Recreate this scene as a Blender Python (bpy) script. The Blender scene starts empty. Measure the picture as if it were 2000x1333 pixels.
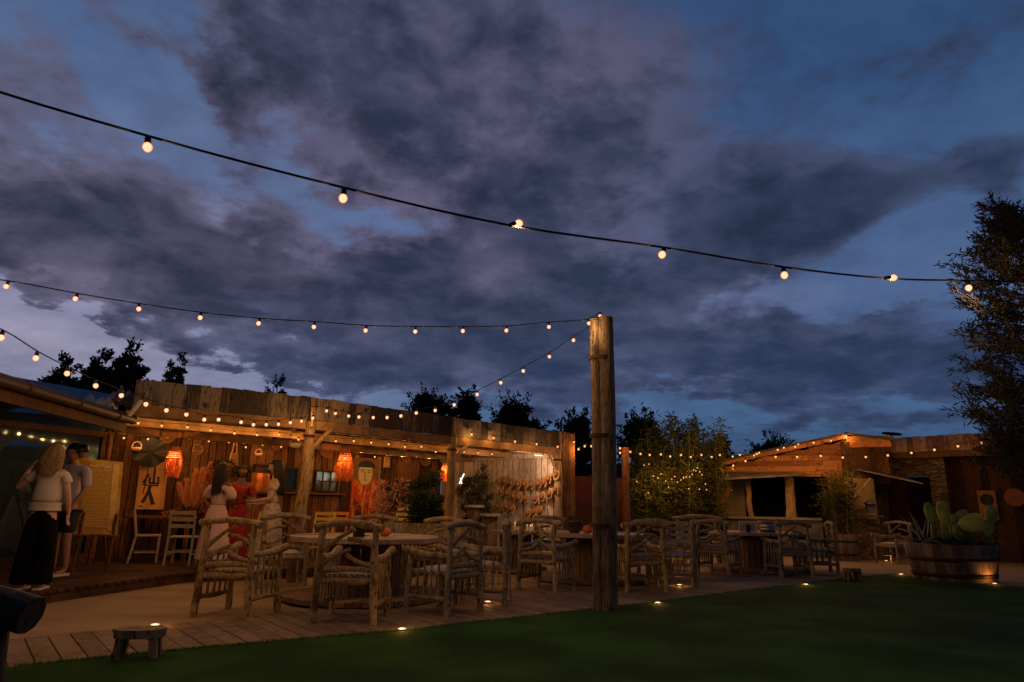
import bpy, math, random
from mathutils import Vector, Matrix, noise
PI = math.pi
R = math.radians
rnd = random.Random(7)
sc = bpy.context.scene
C = bpy.data.collections.new('place'); sc.collection.children.link(C)

# ------------------------------------------------------------------ camera
FPX, PITCH, ROLL, CH = 1300.0, math.atan(323.5 / 1300), R(1.15), 1.18
CF = Vector((0, math.cos(PITCH), math.sin(PITCH)))
_u0 = Vector((0, -math.sin(PITCH), math.cos(PITCH))); _r0 = Vector((1, 0, 0))
CR = _r0 * math.cos(ROLL) + _u0 * math.sin(ROLL)
CU = _u0 * math.cos(ROLL) - _r0 * math.sin(ROLL)
cd = bpy.data.cameras.new('camera'); cam = bpy.data.objects.new('camera', cd); C.objects.link(cam)
cam.matrix_world = Matrix(((CR.x, CU.x, -CF.x, 0), (CR.y, CU.y, -CF.y, 0), (CR.z, CU.z, -CF.z, CH), (0, 0, 0, 1)))
cd.sensor_width = 36; cd.lens = 36 * FPX / 2000; cd.clip_start = 0.05; cd.clip_end = 4000
sc.camera = cam
def ray(u, v): return CF * FPX + CR * (u - 1000) + CU * (666.5 - v)
def at(u, v, y):
    d = ray(u, v); return Vector((0, 0, CH)) + d * (y / d.y)
def gp(u, v, z=0.0):
    d = ray(u, v); return Vector((0, 0, CH)) + d * ((z - CH) / d.z)

# ------------------------------------------------------------------ settings, sky
sc.render.engine = 'CYCLES'
sc.cycles.use_denoising = True
sc.cycles.max_bounces = 5; sc.cycles.diffuse_bounces = 3; sc.cycles.glossy_bounces = 3
sc.cycles.sample_clamp_indirect = 2.0; sc.cycles.caustics_reflective = False; sc.cycles.caustics_refractive = False
sc.view_settings.view_transform = 'Standard'; sc.view_settings.look = 'None'
sc.view_settings.exposure = 0.0; sc.view_settings.gamma = 1.0
def lin(r, g, b):
    return tuple((c / 255 / 12.92 if c / 255 < .04045 else ((c / 255 + .055) / 1.055) ** 2.4) for c in (r, g, b)) + (1,)

class NT:
    def __init__(s, tree): s.t = tree; s.n = tree.nodes; s.l = tree.links
    def add(s, typ, ins=None, **kw):
        nd = s.n.new(typ)
        for k, v in kw.items(): setattr(nd, k, v)
        for k, v in (ins or {}).items():
            if isinstance(v, bpy.types.NodeSocket): s.l.new(v, nd.inputs[k])
            else: nd.inputs[k].default_value = v
        return nd
    def m(s, op, a, b=None, c=None, clamp=False):
        d = {0: a}
        if b is not None: d[1] = b
        if c is not None: d[2] = c
        return s.add('ShaderNodeMath', d, operation=op, use_clamp=clamp).outputs[0]
    def mix(s, f, a, b, bt='MIX'):
        nd = s.add('ShaderNodeMix', data_type='RGBA', blend_type=bt)
        for i, v in ((0, f), (6, a), (7, b)):
            if isinstance(v, bpy.types.NodeSocket): s.l.new(v, nd.inputs[i])
            else: nd.inputs[i].default_value = v
        return nd.outputs[2]
    def ramp(s, f, stops, interp='LINEAR'):
        nd = s.add('ShaderNodeValToRGB', {0: f}); cr = nd.color_ramp; cr.interpolation = interp
        while len(cr.elements) < len(stops): cr.elements.new(0.5)
        for e, (p, c) in zip(cr.elements, stops): e.position = p; e.color = c
        return nd.outputs[0]
    def sstep(s, v, lo, hi):
        return s.add('ShaderNodeMapRange', {0: v, 1: lo, 2: hi, 3: 0.0, 4: 1.0}, interpolation_type='SMOOTHSTEP').outputs[0]

SKY_GAIN = 1.06
def build_world():
    w = bpy.data.worlds.new('World'); sc.world = w; w.use_nodes = True
    t = NT(w.node_tree); t.n.clear()
    tc = t.add('ShaderNodeTexCoord').outputs['Generated']
    sp = t.add('ShaderNodeSeparateXYZ', {0: tc})
    x, y, z = sp.outputs
    az = t.m('ARCTAN2', x, y)
    el = t.m('ARCSINE', z)
    # cloud-layer coordinates: the flat sheet of cloud seen from below
    den = t.m('ADD', t.m('MAXIMUM', z, 0.0), 0.22)
    sheet = t.add('ShaderNodeCombineXYZ', {0: t.m('DIVIDE', x, den), 1: t.m('DIVIDE', y, den), 2: 0.0}).outputs[0]
    n1 = t.add('ShaderNodeTexNoise', {'Vector': sheet, 'Scale': 2.3, 'Detail': 9.0, 'Roughness': 0.58, 'Distortion': 0.25})
    n2 = t.add('ShaderNodeTexNoise', {'Vector': sheet, 'Scale': 5.0, 'Detail': 9.0, 'Roughness': 0.62, 'Distortion': 0.1})
    w1 = t.add('ShaderNodeSeparateXYZ', {0: n2.outputs['Color']}).outputs
    azw = t.m('MULTIPLY_ADD', t.m('SUBTRACT', w1[0], 0.5), 0.22, az)
    elw = t.m('MULTIPLY_ADD', t.m('SUBTRACT', w1[1], 0.5), 0.10, el)
    P = t.add('ShaderNodeCombineXYZ', {0: azw, 1: elw, 2: 0.0}).outputs[0]
    Ps = t.add('ShaderNodeCombineXYZ', {0: az, 1: el, 2: 0.0}).outputs[0]
    def blobs(vec, lst, base):
        acc = None
        for (u, v, ru, rv, rot, wt) in lst:
            d = ray(u, v).normalized(); a0 = math.atan2(d.x, d.y); e0 = math.asin(d.z)
            s = 1 / FPX * (1 / (1 + ((u - 1000) ** 2 + (v - 667) ** 2) / FPX ** 2)) ** .5
            mp = t.add('ShaderNodeMapping', {0: vec, 1: (a0, e0, 0), 2: (0, 0, R(-rot)), 3: (ru * s * 1.6 / max(.5, math.cos(e0)), rv * s * 1.6, 1)}, vector_type='TEXTURE').outputs[0]
            g = t.add('ShaderNodeTexGradient', {0: mp}, gradient_type='SPHERICAL').outputs[1]
            acc = t.m('MULTIPLY_ADD', g, wt, base if acc is None else acc)
        return acc
    # (u, v, radius u, radius v, tilt, weight): where the cloud masses and the gaps lie
    cl = [(120, 420, 380, 190, 10, 1.3), (90, 90, 220, 110, 0, .9), (520, 60, 300, 110, -10, 1.0), (760, 180, 300, 170, 10, 1.1),
          (1050, 280, 420, 300, 0, 1.0), (330, 560, 560, 110, 5, 1.5), (560, 540, 380, 150, 0, .9), (950, 590, 430, 110, 5, 1.1), (1440, 400, 230, 100, 5, 1.1),
          (1650, 375, 130, 60, -12, 1.1), (1520, 450, 260, 60, -8, .9), (1080, 470, 340, 90, 10, .7), (1150, 90, 220, 120, 10, .7),
          (1380, 690, 560, 85, 5, 1.6), (640, 695, 150, 50, 0, 1.0), (1000, 700, 380, 75, 18, 1.2), (1300, 560, 330, 60, -8, .9), (1900, 90, 160, 60, 10, .6), (1820, 205, 120, 30, 10, .5),
          (1990, 275, 110, 40, 0, .8), (1980, 400, 100, 120, 0, .8), (1840, 590, 150, 24, -18, .9), (700, 745, 330, 26, 3, .9),
          (1620, 745, 330, 34, 3, .9), (1600, 820, 330, 18, 2, .6), (450, 700, 150, 12, 12, .5), (240, 640, 160, 12, 18, .6), (1350, 280, 220, 140, 0, .45),
          (330, 250, 150, 75, 42, -1.5), (190, 120, 130, 50, 30, -1.0), (600, 395, 130, 70, 42, -1.1), (470, 470, 110, 34, 12, -1.7), (790, 435, 170, 34, -15, -.8),
          (70, 645, 400, 80, 12, -2.7), (1760, 170, 300, 150, 0, -.6), (1740, 480, 210, 70, 0, -.8), (500, 645, 240, 34, 14, -1.1), (860, 640, 100, 30, 0, -.5), (1350, 607, 240, 32, -4, -1.2), (1700, 560, 260, 60, 0, -.6), (1280, 765, 200, 40, 20, -1.5), (150, 500, 60, 20, 0, -.3),
          (1530, 130, 200, 90, 0, -.3), (700, 560, 150, 26, 10, -.6), (1260, 480, 100, 26, 0, -.4), (1150, 760, 90, 20, 10, -.7), (380, 60, 120, 40, 20, -.6), (80, 530, 120, 24, 8, -.4)]
    D = t.m('MULTIPLY', blobs(P, cl, -0.02), .74)
    nn = t.m('SUBTRACT', n1.outputs[0], 0.5)
    nf = t.m('SUBTRACT', n2.outputs[0], 0.5)
    D = t.m('MULTIPLY_ADD', nn, 3.1, D); D = t.m('MULTIPLY_ADD', nf, 2.0, D)
    cover = t.sstep(D, 0.02, 0.62)
    thick = t.sstep(D, 0.35, 1.25)
    # clear air: the Nishita dusk sky under a fitted tint by height and bearing
    sky = t.add('ShaderNodeTexSky', sky_type='NISHITA', sun_disc=False, sun_elevation=R(-1.5), sun_rotation=R(-75), altitude=200, air_density=1.2, dust_density=1.0, ozone_density=2.0)
    elr = t.ramp(t.m('DIVIDE', el, 1.0, clamp=True), [(0.0, lin(44, 76, 112)), (0.12, lin(64, 92, 126)), (0.30, lin(80, 98, 134)), (0.55, lin(58, 84, 122)), (0.85, lin(36, 62, 98))])
    azr = t.m('MULTIPLY_ADD', az, -1 / 1.4, 0.5, clamp=True)   # 0 right .. 1 left
    tint = t.ramp(azr, [(0.0, (.72, .82, .88, 1)), (0.35, (.86, .90, .96, 1)), (0.7, (1.15, 1.1, 1.1, 1)), (1.0, (1.45, 1.2, 1.12, 1))])
    clear = t.mix(1.0, elr, tint, 'MULTIPLY')
    lw = blobs(Ps, [(60, 655, 560, 150, 8, 1.15), (450, 480, 160, 60, 10, .8), (640, 640, 260, 60, 10, .5), (560, 260, 240, 160, 0, .25), (1340, 605, 190, 50, 0, .3)], 0.0)
    clear = t.mix(t.m('MULTIPLY', lw, 0.8, clamp=True), clear, lin(142, 136, 160))
    clear = t.mix(1.0, clear, t.mix(1.0, sky.outputs[0], (.05, .05, .05, 1), 'MULTIPLY'), 'ADD')
    # cloud undersides: purple grey left, slate right; thin parts catch pink light
    pale = t.ramp(azr, [(0.0, lin(54, 66, 94)), (0.4, lin(74, 76, 102)), (0.75, lin(80, 80, 106)), (1.0, lin(86, 84, 106))])
    dark = t.ramp(azr, [(0.0, lin(34, 48, 72)), (0.4, lin(40, 48, 70)), (0.75, lin(44, 47, 67)), (1.0, lin(40, 43, 62))])
    pk = blobs(Ps, [(650, 430, 420, 170, 0, .6), (1080, 160, 260, 160, 0, .5), (100, 540, 260, 70, 8, .9), (900, 300, 300, 200, 0, .3)], 0.0)
    pale = t.mix(t.m('MULTIPLY', pk, .42, clamp=True), pale, lin(112, 96, 116))
    n3 = t.add('ShaderNodeTexNoise', {'Vector': sheet, 'Scale': 3.4, 'Detail': 10.0, 'Roughness': 0.55, 'Distortion': 0.5})
    nm = t.m('SUBTRACT', n3.outputs[0], .5)
    tt = t.m('MULTIPLY_ADD', nm, 2.5, t.m('MULTIPLY_ADD', nf, 1.2, t.m('MULTIPLY', thick, .72)), clamp=True)
    cloud = t.mix(tt, pale, dark)
    low = t.sstep(el, 0.35, 0.08)
    cloud = t.mix(t.m('MULTIPLY', low, .45), cloud, lin(44, 66, 100))
    col = t.mix(t.m('MULTIPLY', cover, .94), clear, cloud)
    fin = t.sstep(t.m('ADD', nf, t.m('MULTIPLY', nn, .8)), .32, -.28)
    col = t.mix(1.0, col, t.ramp(fin, [(0, (.79, .80, .83, 1)), (1, (1.22, 1.21, 1.20, 1))]), 'MULTIPLY')
    away = t.m('MULTIPLY_ADD', t.sstep(y, -.25, .45), .72, .28)      # the sky opposite the last light, and overhead, is already dark
    over = t.m('MULTIPLY_ADD', t.sstep(z, .68, .9), -.55, 1.0)
    bg = t.add('ShaderNodeBackground', {0: col, 1: t.m('MULTIPLY', t.m('MULTIPLY', away, over), SKY_GAIN)})
    out = t.add('ShaderNodeOutputWorld', {0: bg.outputs[0]})
build_world()

BULB_W = 2.6          # light of one festoon bulb, W
LAMP_COL = (1.0, .45, .12)
OUT_COL = (1.0, .50, .17)
LAMP_GAIN = 2.75
def lamp(name, loc, power, col=LAMP_COL, size=0.0, parent=None, kind='POINT', aim=None, cone=100):
    l = bpy.data.lights.new(name, kind); l.energy = power * LAMP_GAIN; l.color = col; l.shadow_soft_size = size
    o = bpy.data.objects.new(name, l); C.objects.link(o); o.location = loc
    if kind == 'SPOT':
        l.spot_size = R(cone); l.spot_blend = .6
        o.rotation_euler = (Vector(aim) - Vector(loc)).to_track_quat('-Z', 'Y').to_euler()
    if parent: o.parent = parent
    return o

# ------------------------------------------------------------------ helpers
BR = [1.0]      # thickness factor for branches
class MB:
    def __init__(s): s.v = []; s.f = []; s.sm = []
    def add(s, vs, fs, smooth=False):
        b = len(s.v); s.v += [tuple(p) for p in vs]
        s.f += [tuple(b + i for i in f) for f in fs]; s.sm += [smooth] * len(fs)
    def box(s, a, b):
        x0, y0, z0 = a; x1, y1, z1 = b
        s.add([(x0, y0, z0), (x1, y0, z0), (x1, y1, z0), (x0, y1, z0), (x0, y0, z1), (x1, y0, z1), (x1, y1, z1), (x0, y1, z1)],
              [(0, 3, 2, 1), (4, 5, 6, 7), (0, 1, 5, 4), (1, 2, 6, 5), (2, 3, 7, 6), (3, 0, 4, 7)])
    def prism(s, base, top):      # two matching loops
        n = len(base)
        s.add(list(base) + list(top), [tuple(range(n))[::-1], tuple(range(n, 2 * n))] + [(i, (i + 1) % n, n + (i + 1) % n, n + i) for i in range(n)])
    def bar(s, p, q, w, h, up=(0, 0, 1)):   # oriented box, w sideways, h along up
        p = Vector(p); q = Vector(q); d = (q - p).normalized(); u = Vector(up)
        side = d.cross(u)
        if side.length < 1e-4: side = d.cross(Vector((0, 1, 0)))
        side.normalize(); u = side.cross(d).normalized()
        r = [side * (a * w / 2) + u * (b * h / 2) for a, b in ((-1, -1), (1, -1), (1, 1), (-1, 1))]
        s.prism([p + k for k in r], [q + k for k in r])
    def tube(s, pts, rad, n=8, caps=True, bump=0.0, seed=0):
        pts = [Vector(p) for p in pts]; m = len(pts)
        if not hasattr(rad, '__len__'): rad = [rad] * m
        elif len(rad) != m: rad = [rad[0] + (rad[-1] - rad[0]) * i / (m - 1) for i in range(m)]
        vs = []; t0 = (pts[1] - pts[0]).normalized()
        a = t0.orthogonal().normalized(); rr = random.Random(seed)
        for i, p in enumerate(pts):
            t = (pts[min(i + 1, m - 1)] - pts[max(i - 1, 0)]).normalized()
            a = (a - t * a.dot(t)).normalized(); b = t.cross(a)
            for k in range(n):
                th = 2 * PI * k / n; r = rad[i] * (1 + bump * (rr.random() * 2 - 1))
                vs.append(p + a * (math.cos(th) * r) + b * (math.sin(th) * r))
        fs = [(i * n + k, i * n + (k + 1) % n, (i + 1) * n + (k + 1) % n, (i + 1) * n + k) for i in range(m - 1) for k in range(n)]
        s.add(vs, fs, True)
        if caps:
            s.add(vs[:n], [tuple(range(n))[::-1]]); s.add(vs[-n:], [tuple(range(n))])
    def branch(s, p, q, r0, r1=None, bow=0.0, up=(0, 0, 1), seg=7, seed=0, n=9, knot=.04):
        # a peeled branch: bowed, tapering and uneven, with cut ends
        p = Vector(p); q = Vector(q); r1 = r0 if r1 is None else r1; r0 *= BR[0]; r1 *= BR[0]; rr = random.Random(seed)
        d = (q - p); L = d.length; off = Vector(up); pts = []; rad = []
        ph = rr.random() * 6
        for i in range(seg + 1):
            t = i / seg
            w = Vector((rr.uniform(-1, 1), rr.uniform(-1, 1), rr.uniform(-1, 1))) * (L * .008 if 0 < i < seg else 0)
            pts.append(p + d * t + off * (bow * math.sin(PI * t)) + w)
            rad.append((r0 + (r1 - r0) * t) * (1 + .10 * math.sin(ph + 5 * t) + rr.uniform(-.06, .06)))
        s.tube(pts, rad, n=n, bump=knot, seed=seed)
    def lathe(s, prof, n=24, c=(0, 0, 0), smooth=True, caps=False, a0=0, a1=2 * PI):
        m = len(prof); full = abs(a1 - a0 - 2 * PI) < 1e-6; k = n if full else n + 1
        vs = [(c[0] + r * math.cos(a0 + (a1 - a0) * j / n), c[1] + r * math.sin(a0 + (a1 - a0) * j / n), c[2] + z) for r, z in prof for j in range(k)]
        fs = []
        for i in range(m - 1):
            for j in range(n):
                j2 = (j + 1) % k
                fs.append((i * k + j, i * k + j2, (i + 1) * k + j2, (i + 1) * k + j))
        s.add(vs, fs, smooth)
        if caps:
            s.add(vs[:k], [tuple(range(k))[::-1]]); s.add(vs[-k:], [tuple(range(k))])
    def ball(s, c, r, n=12, m=8, sc3=(1, 1, 1)):
        c = Vector(c); vs = []; fs = []
        for i in range(m + 1):
            th = PI * i / m
            for j in range(n):
                ph = 2 * PI * j / n
                vs.append((c.x + r * sc3[0] * math.sin(th) * math.cos(ph), c.y + r * sc3[1] * math.sin(th) * math.sin(ph), c.z + r * sc3[2] * math.cos(th)))
        for i in range(m):
            for j in range(n): fs.append((i * n + j, (i + 1) * n + j, (i + 1) * n + (j + 1) % n, i * n + (j + 1) % n))
        s.add(vs, fs, True)
    def leaf(s, p, d, L, W, rr):
        p = Vector(p); d = Vector(d).normalized(); a = d.orthogonal().normalized(); a.rotate(Matrix.Rotation(rr.uniform(0, 6.28), 3, d))
        k = d.cross(a) * (L * .12)
        s.add([p, p + d * L * .45 + a * W / 2 + k, p + d * L, p + d * L * .45 - a * W / 2 + k], [(0, 1, 2), (0, 2, 3)])
    def tf(s, M): s.v = [tuple(M @ Vector(p)) for p in s.v]; return s
    def build(s, name, mat, parent=None, loc=(0, 0, 0)):
        me = bpy.data.meshes.new(name); me.from_pydata(s.v, [], s.f); me.update()
        me.polygons.foreach_set('use_smooth', s.sm)
        me.materials.append(mat)
        o = bpy.data.objects.new(name, me); C.objects.link(o); o.location = loc
        if parent: o.parent = parent
        return o

def tag(o, label=None, cat=None, group=None, kind=None):
    if label: o['label'] = label
    if cat: o['category'] = cat
    if group: o['group'] = group
    if kind: o['kind'] = kind
    return o
def thing(name, label, cat, loc=(0, 0, 0), rz=0.0, group=None):
    o = bpy.data.objects.new(name, None); C.objects.link(o); o.location = loc; o.rotation_euler = (0, 0, rz)
    o.empty_display_size = .1
    return tag(o, label, cat, group)
def copy_tree(o, parent=None):
    c = o.copy(); C.objects.link(c)
    if parent: c.parent = parent
    for ch in list(o.children): copy_tree(ch, c)
    return c

# ------------------------------------------------------------------ materials
def mat(name, rough=.7, spec=.3):
    m = bpy.data.materials.new(name); m.use_nodes = True
    t = NT(m.node_tree); b = t.n['Principled BSDF']
    b.inputs['Roughness'].default_value = rough; b.inputs['Specular IOR Level'].default_value = spec
    return m, t, b
def wood(name, c1, c2, scale=(6, 6, 1), rough=.75, bump=.4, plank=None, spec=.25, dark=None):
    """grain runs along the long axis of 'scale' (smallest value); plank=(axis, width): tone per board"""
    m, t, b = mat(name, rough, spec)
    co = t.add('ShaderNodeTexCoord').outputs['Object']
    mp = t.add('ShaderNodeMapping', {0: co, 3: scale}).outputs[0]
    n = t.add('ShaderNodeTexNoise', {'Vector': mp, 'Scale': 3.0, 'Detail': 6.0, 'Roughness': .65, 'Distortion': .6}).outputs[0]
    n2 = t.add('ShaderNodeTexNoise', {'Vector': co, 'Scale': 1.6, 'Detail': 3.0}).outputs[0]
    f = t.m('MULTIPLY_ADD', t.m('SUBTRACT', n2, .5), .7, n)
    if plank:
        g = t.add('ShaderNodeNewGeometry').outputs['Random Per Island']
        f = t.m('MULTIPLY_ADD', t.m('SUBTRACT', g, .5), plank, f)
    col = t.ramp(t.sstep(f, .25, .75), [(0, c1 + (1,)), (1, c2 + (1,))])
    if dark:
        n3 = t.add('ShaderNodeTexNoise', {'Vector': co, 'Scale': 5.0, 'Detail': 4.0}).outputs[0]
        col = t.mix(t.sstep(n3, .58, .72), col, dark + (1,))
    t.l.new(col, b.inputs['Base Color'])
    cr = t.add('ShaderNodeTexNoise', {'Vector': mp, 'Scale': 9.0, 'Detail': 3.0, 'Roughness': .5}).outputs[0]   # drying cracks along the grain
    crk = t.sstep(cr, .36, .43) if max(scale) > 2 * min(scale) else 1.0
    col = t.mix(crk, tuple(x * .35 for x in c1) + (1,), col); t.l.new(col, b.inputs['Base Color'])
    bp = t.add('ShaderNodeBump', {'Height': t.m('MULTIPLY_ADD', crk, .6, n), 'Strength': bump, 'Distance': .006}).outputs[0]
    t.l.new(bp, b.inputs['Normal'])
    return m
def plain(name, c, rough=.6, metal=0, var=.15, scale=12, spec=.4):
    m, t, b = mat(name, rough, spec)
    n = t.add('ShaderNodeTexNoise', {'Vector': t.add('ShaderNodeTexCoord').outputs['Object'], 'Scale': float(scale), 'Detail': 4.0}).outputs[0]
    lo = tuple(x * (1 - var) for x in c) + (1,); hi = tuple(min(1, x * (1 + var)) for x in c) + (1,)
    t.l.new(t.ramp(t.sstep(n, .3, .7), [(0, lo), (1, hi)]), b.inputs['Base Color'])
    b.inputs['Metallic'].default_value = metal
    return m
def emit(name, c, s):
    m = bpy.data.materials.new(name); m.use_nodes = True; t = NT(m.node_tree); t.n.clear()
    e = t.add('ShaderNodeEmission', {0: c + (1,), 1: s}); t.add('ShaderNodeOutputMaterial', {0: e.outputs[0]})
    return m
def foliage(name, c1, c2, tr=.25):
    m, t, b = mat(name, .6, .25)
    g = t.add('ShaderNodeNewGeometry').outputs['Random Per Island']
    n = t.add('ShaderNodeTexNoise', {'Vector': t.add('ShaderNodeTexCoord').outputs['Object'], 'Scale': 1.8, 'Detail': 2.0}).outputs[0]
    f = t.m('ADD', t.m('MULTIPLY', g, .6), t.m('MULTIPLY_ADD', n, 1.6, -.6), clamp=True)
    col = t.ramp(f, [(0, c1 + (1,)), (1, c2 + (1,))])
    t.l.new(col, b.inputs['Base Color'])
    tb = t.add('ShaderNodeBsdfTranslucent', {0: col})
    mx = t.add('ShaderNodeMixShader', {0: tr, 1: b.outputs[0], 2: tb.outputs[0]})
    t.l.new(mx.outputs[0], t.n['Material Output'].inputs[0])
    return m

M = {}
M['chair'] = wood('peeled branch wood', (.17, .135, .085), (.43, .355, .245), scale=(5, 5, 2), bump=.5, dark=(.10, .07, .045))
M['chair2'] = wood('honey branch wood', (.23, .16, .07), (.52, .385, .19), scale=(5, 5, 2), bump=.5, dark=(.12, .07, .035))
M['shadewood'] = wood('branch wood darkened as shade', (.035, .025, .018), (.10, .075, .055), scale=(5, 5, 2), bump=.5)  # same branch wood as the other chairs, with shade put into its colour
M['spool'] = wood('spool wood', (.11, .07, .045), (.30, .21, .14), scale=(5, 5, 1), plank=.5)
M['spooltop'] = wood('spool top wood', (.20, .15, .11), (.42, .34, .27), scale=(1, 8, 8), plank=.4, rough=.5)
M['pole'] = wood('weathered pole', (.075, .055, .04), (.25, .195, .145), scale=(9, 9, .7), bump=.9, dark=(.07, .045, .03))
M['fascia'] = wood('grey fascia boards', (.05, .040, .032), (.22, .18, .14), scale=(7, 7, .8), plank=.9, bump=.7, dark=(.05, .035, .025))
M['fascia2'] = wood('reddish fascia boards', (.13, .075, .05), (.38, .25, .18), scale=(7, 7, .8), plank=.7, bump=.7)
M['beam'] = wood('pine beam', (.17, .095, .04), (.36, .21, .095), scale=(1.5, 1.5, 1.5), bump=.3)
M['post'] = wood('log post', (.28, .17, .08), (.52, .36, .19), scale=(7, 7, .7), bump=.6, dark=(.16, .09, .05))
M['brownboard'] = wood('brown wall boards', (.07, .03, .013), (.235, .11, .045), scale=(7, 7, .8), plank=.9, bump=.5)
M['darkboard'] = wood('dark wall boards', (.022, .010, .006), (.085, .036, .017), scale=(7, 7, .8), plank=.9, bump=.5)
M['paleboard'] = wood('pale wall boards', (.34, .27, .22), (.62, .53, .46), scale=(7, 7, .8), plank=.5, bump=.5)
M['ceiling'] = wood('roof boards', (.06, .03, .016), (.15, .075, .035), scale=(2, 2, 2), bump=.3)
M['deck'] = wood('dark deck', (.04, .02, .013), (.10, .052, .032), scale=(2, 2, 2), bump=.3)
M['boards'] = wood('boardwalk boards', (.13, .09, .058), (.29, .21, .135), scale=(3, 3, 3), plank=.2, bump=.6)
M['hutboard'] = wood('hut boards', (.22, .08, .028), (.44, .19, .065), scale=(1, 1, 7), plank=.6, bump=.5, dark=(.14, .07, .03))
M['rust'] = plain('rusty strap', (.06, .03, .02), .8, .3)
M['black'] = plain('black', (.012, .011, .010), .6)
M['blackgloss'] = plain('black frame', (.014, .010, .008), .6)
M['cable'] = plain('black cable', (.010, .010, .010), .9, 0, .15, 12, .1)
M['socket'] = plain('socket', (.035, .018, .01), .5)
def frosted(name, c0, s0, c1, s1):   # frosted bulb: hot in the middle, amber towards the rim
    m = bpy.data.materials.new(name); m.use_nodes = True; t = NT(m.node_tree); t.n.clear()
    lw = t.add('ShaderNodeLayerWeight', {0: .35}).outputs[1]
    e = t.add('ShaderNodeEmission', {0: t.mix(t.sstep(lw, .12, .62), tuple(x * s0 for x in c0) + (1,), tuple(x * s1 for x in c1) + (1,)), 1: 1.0})
    t.add('ShaderNodeOutputMaterial', {0: e.outputs[0]}); return m
M['bulb'] = frosted('lit bulb', (1.0, .52, .31), 1.65, (1, .27, .05), 1.25)
M['bulbfar'] = frosted('lit small bulb', (1.0, .44, .14), 1.7, (1, .25, .03), 1.2)
M['white'] = plain('white paint', (.72, .70, .66), .5, 0, .05)
M['whitewood'] = wood('white painted slats', (.34, .30, .24), (.48, .44, .36), scale=(3, 3, 3), bump=.2)
M['yellow'] = plain('yellow paint', (.62, .50, .10), .5, 0, .08)
M['orangepaint'] = plain('orange paint', (.60, .26, .05), .5, 0, .08)
M['straw'] = plain('straw', (.55, .33, .13), .8, 0, .3, 60)
M['hatband'] = plain('brown hat crown', (.30, .12, .04), .8, 0, .3, 60)
M['pumpkin'] = plain('pumpkin', (.75, .16, .02), .45, 0, .15, 8)
M['soil'] = plain('soil', (.03, .02, .015), .9)
M['plaster'] = plain('ochre plaster', (.42, .30, .13), .9, 0, .2, 2)
M['tin'] = plain('tin sheet', (.15, .13, .115), .6, .3, .35, 3)
M['redwall'] = plain('dark red boards', (.06, .009, .006), .8, 0, .3, 2)
M['roofdark'] = plain('roof edge', (.06, .045, .035), .8)
M['mirrorpane'] = plain('reflecting window glass', (.07, .13, .19), .03, .6, .03, 2, .6)
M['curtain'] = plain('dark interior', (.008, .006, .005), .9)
M['pane'] = plain('window glass', (.02, .04, .06), .04, 0, .1, 2, 1.0)
M['gutter'] = plain('brown gutter', (.030, .020, .014), .55, .1)
M['shade'] = plain('woven shade', (.60, .18, .05), .8, 0, .3, 30)
M['cushion'] = plain('grey cushion', (.38, .36, .34), .9, 0, .12, 8)
M['spotlit'] = frosted('ground lamp glass', (1.0, .72, .38), 3.0, (1, .5, .16), 2.0)
M['flood'] = emit('flood lamp glass', (1.0, .88, .72), 4.0)
M['neon'] = emit('lit tube', (1.0, .95, .85), 4.0)
M['dish'] = plain('dark dish', (.03, .03, .035), .5)
M['leafdark'] = foliage('dark leaves', (.010, .022, .008), (.035, .065, .020), .15)
M['leafgreen'] = foliage('green leaves', (.02, .04, .012), (.06, .10, .03), .25)
M['leafbamboo'] = foliage('bamboo leaves', (.05, .06, .012), (.17, .18, .045), .35)
M['leafolive'] = foliage('olive leaves', (.028, .030, .015), (.085, .075, .038), .25)
M['stem'] = plain('bamboo cane', (.25, .26, .08), .5, 0, .2, 5)
M['bark'] = plain('bark', (.06, .042, .03), .9, 0, .3, 10)
M['terracotta'] = plain('clay', (.35, .18, .10), .8)
M['steel'] = plain('steel', (.35, .34, .33), .3, .8)

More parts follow.
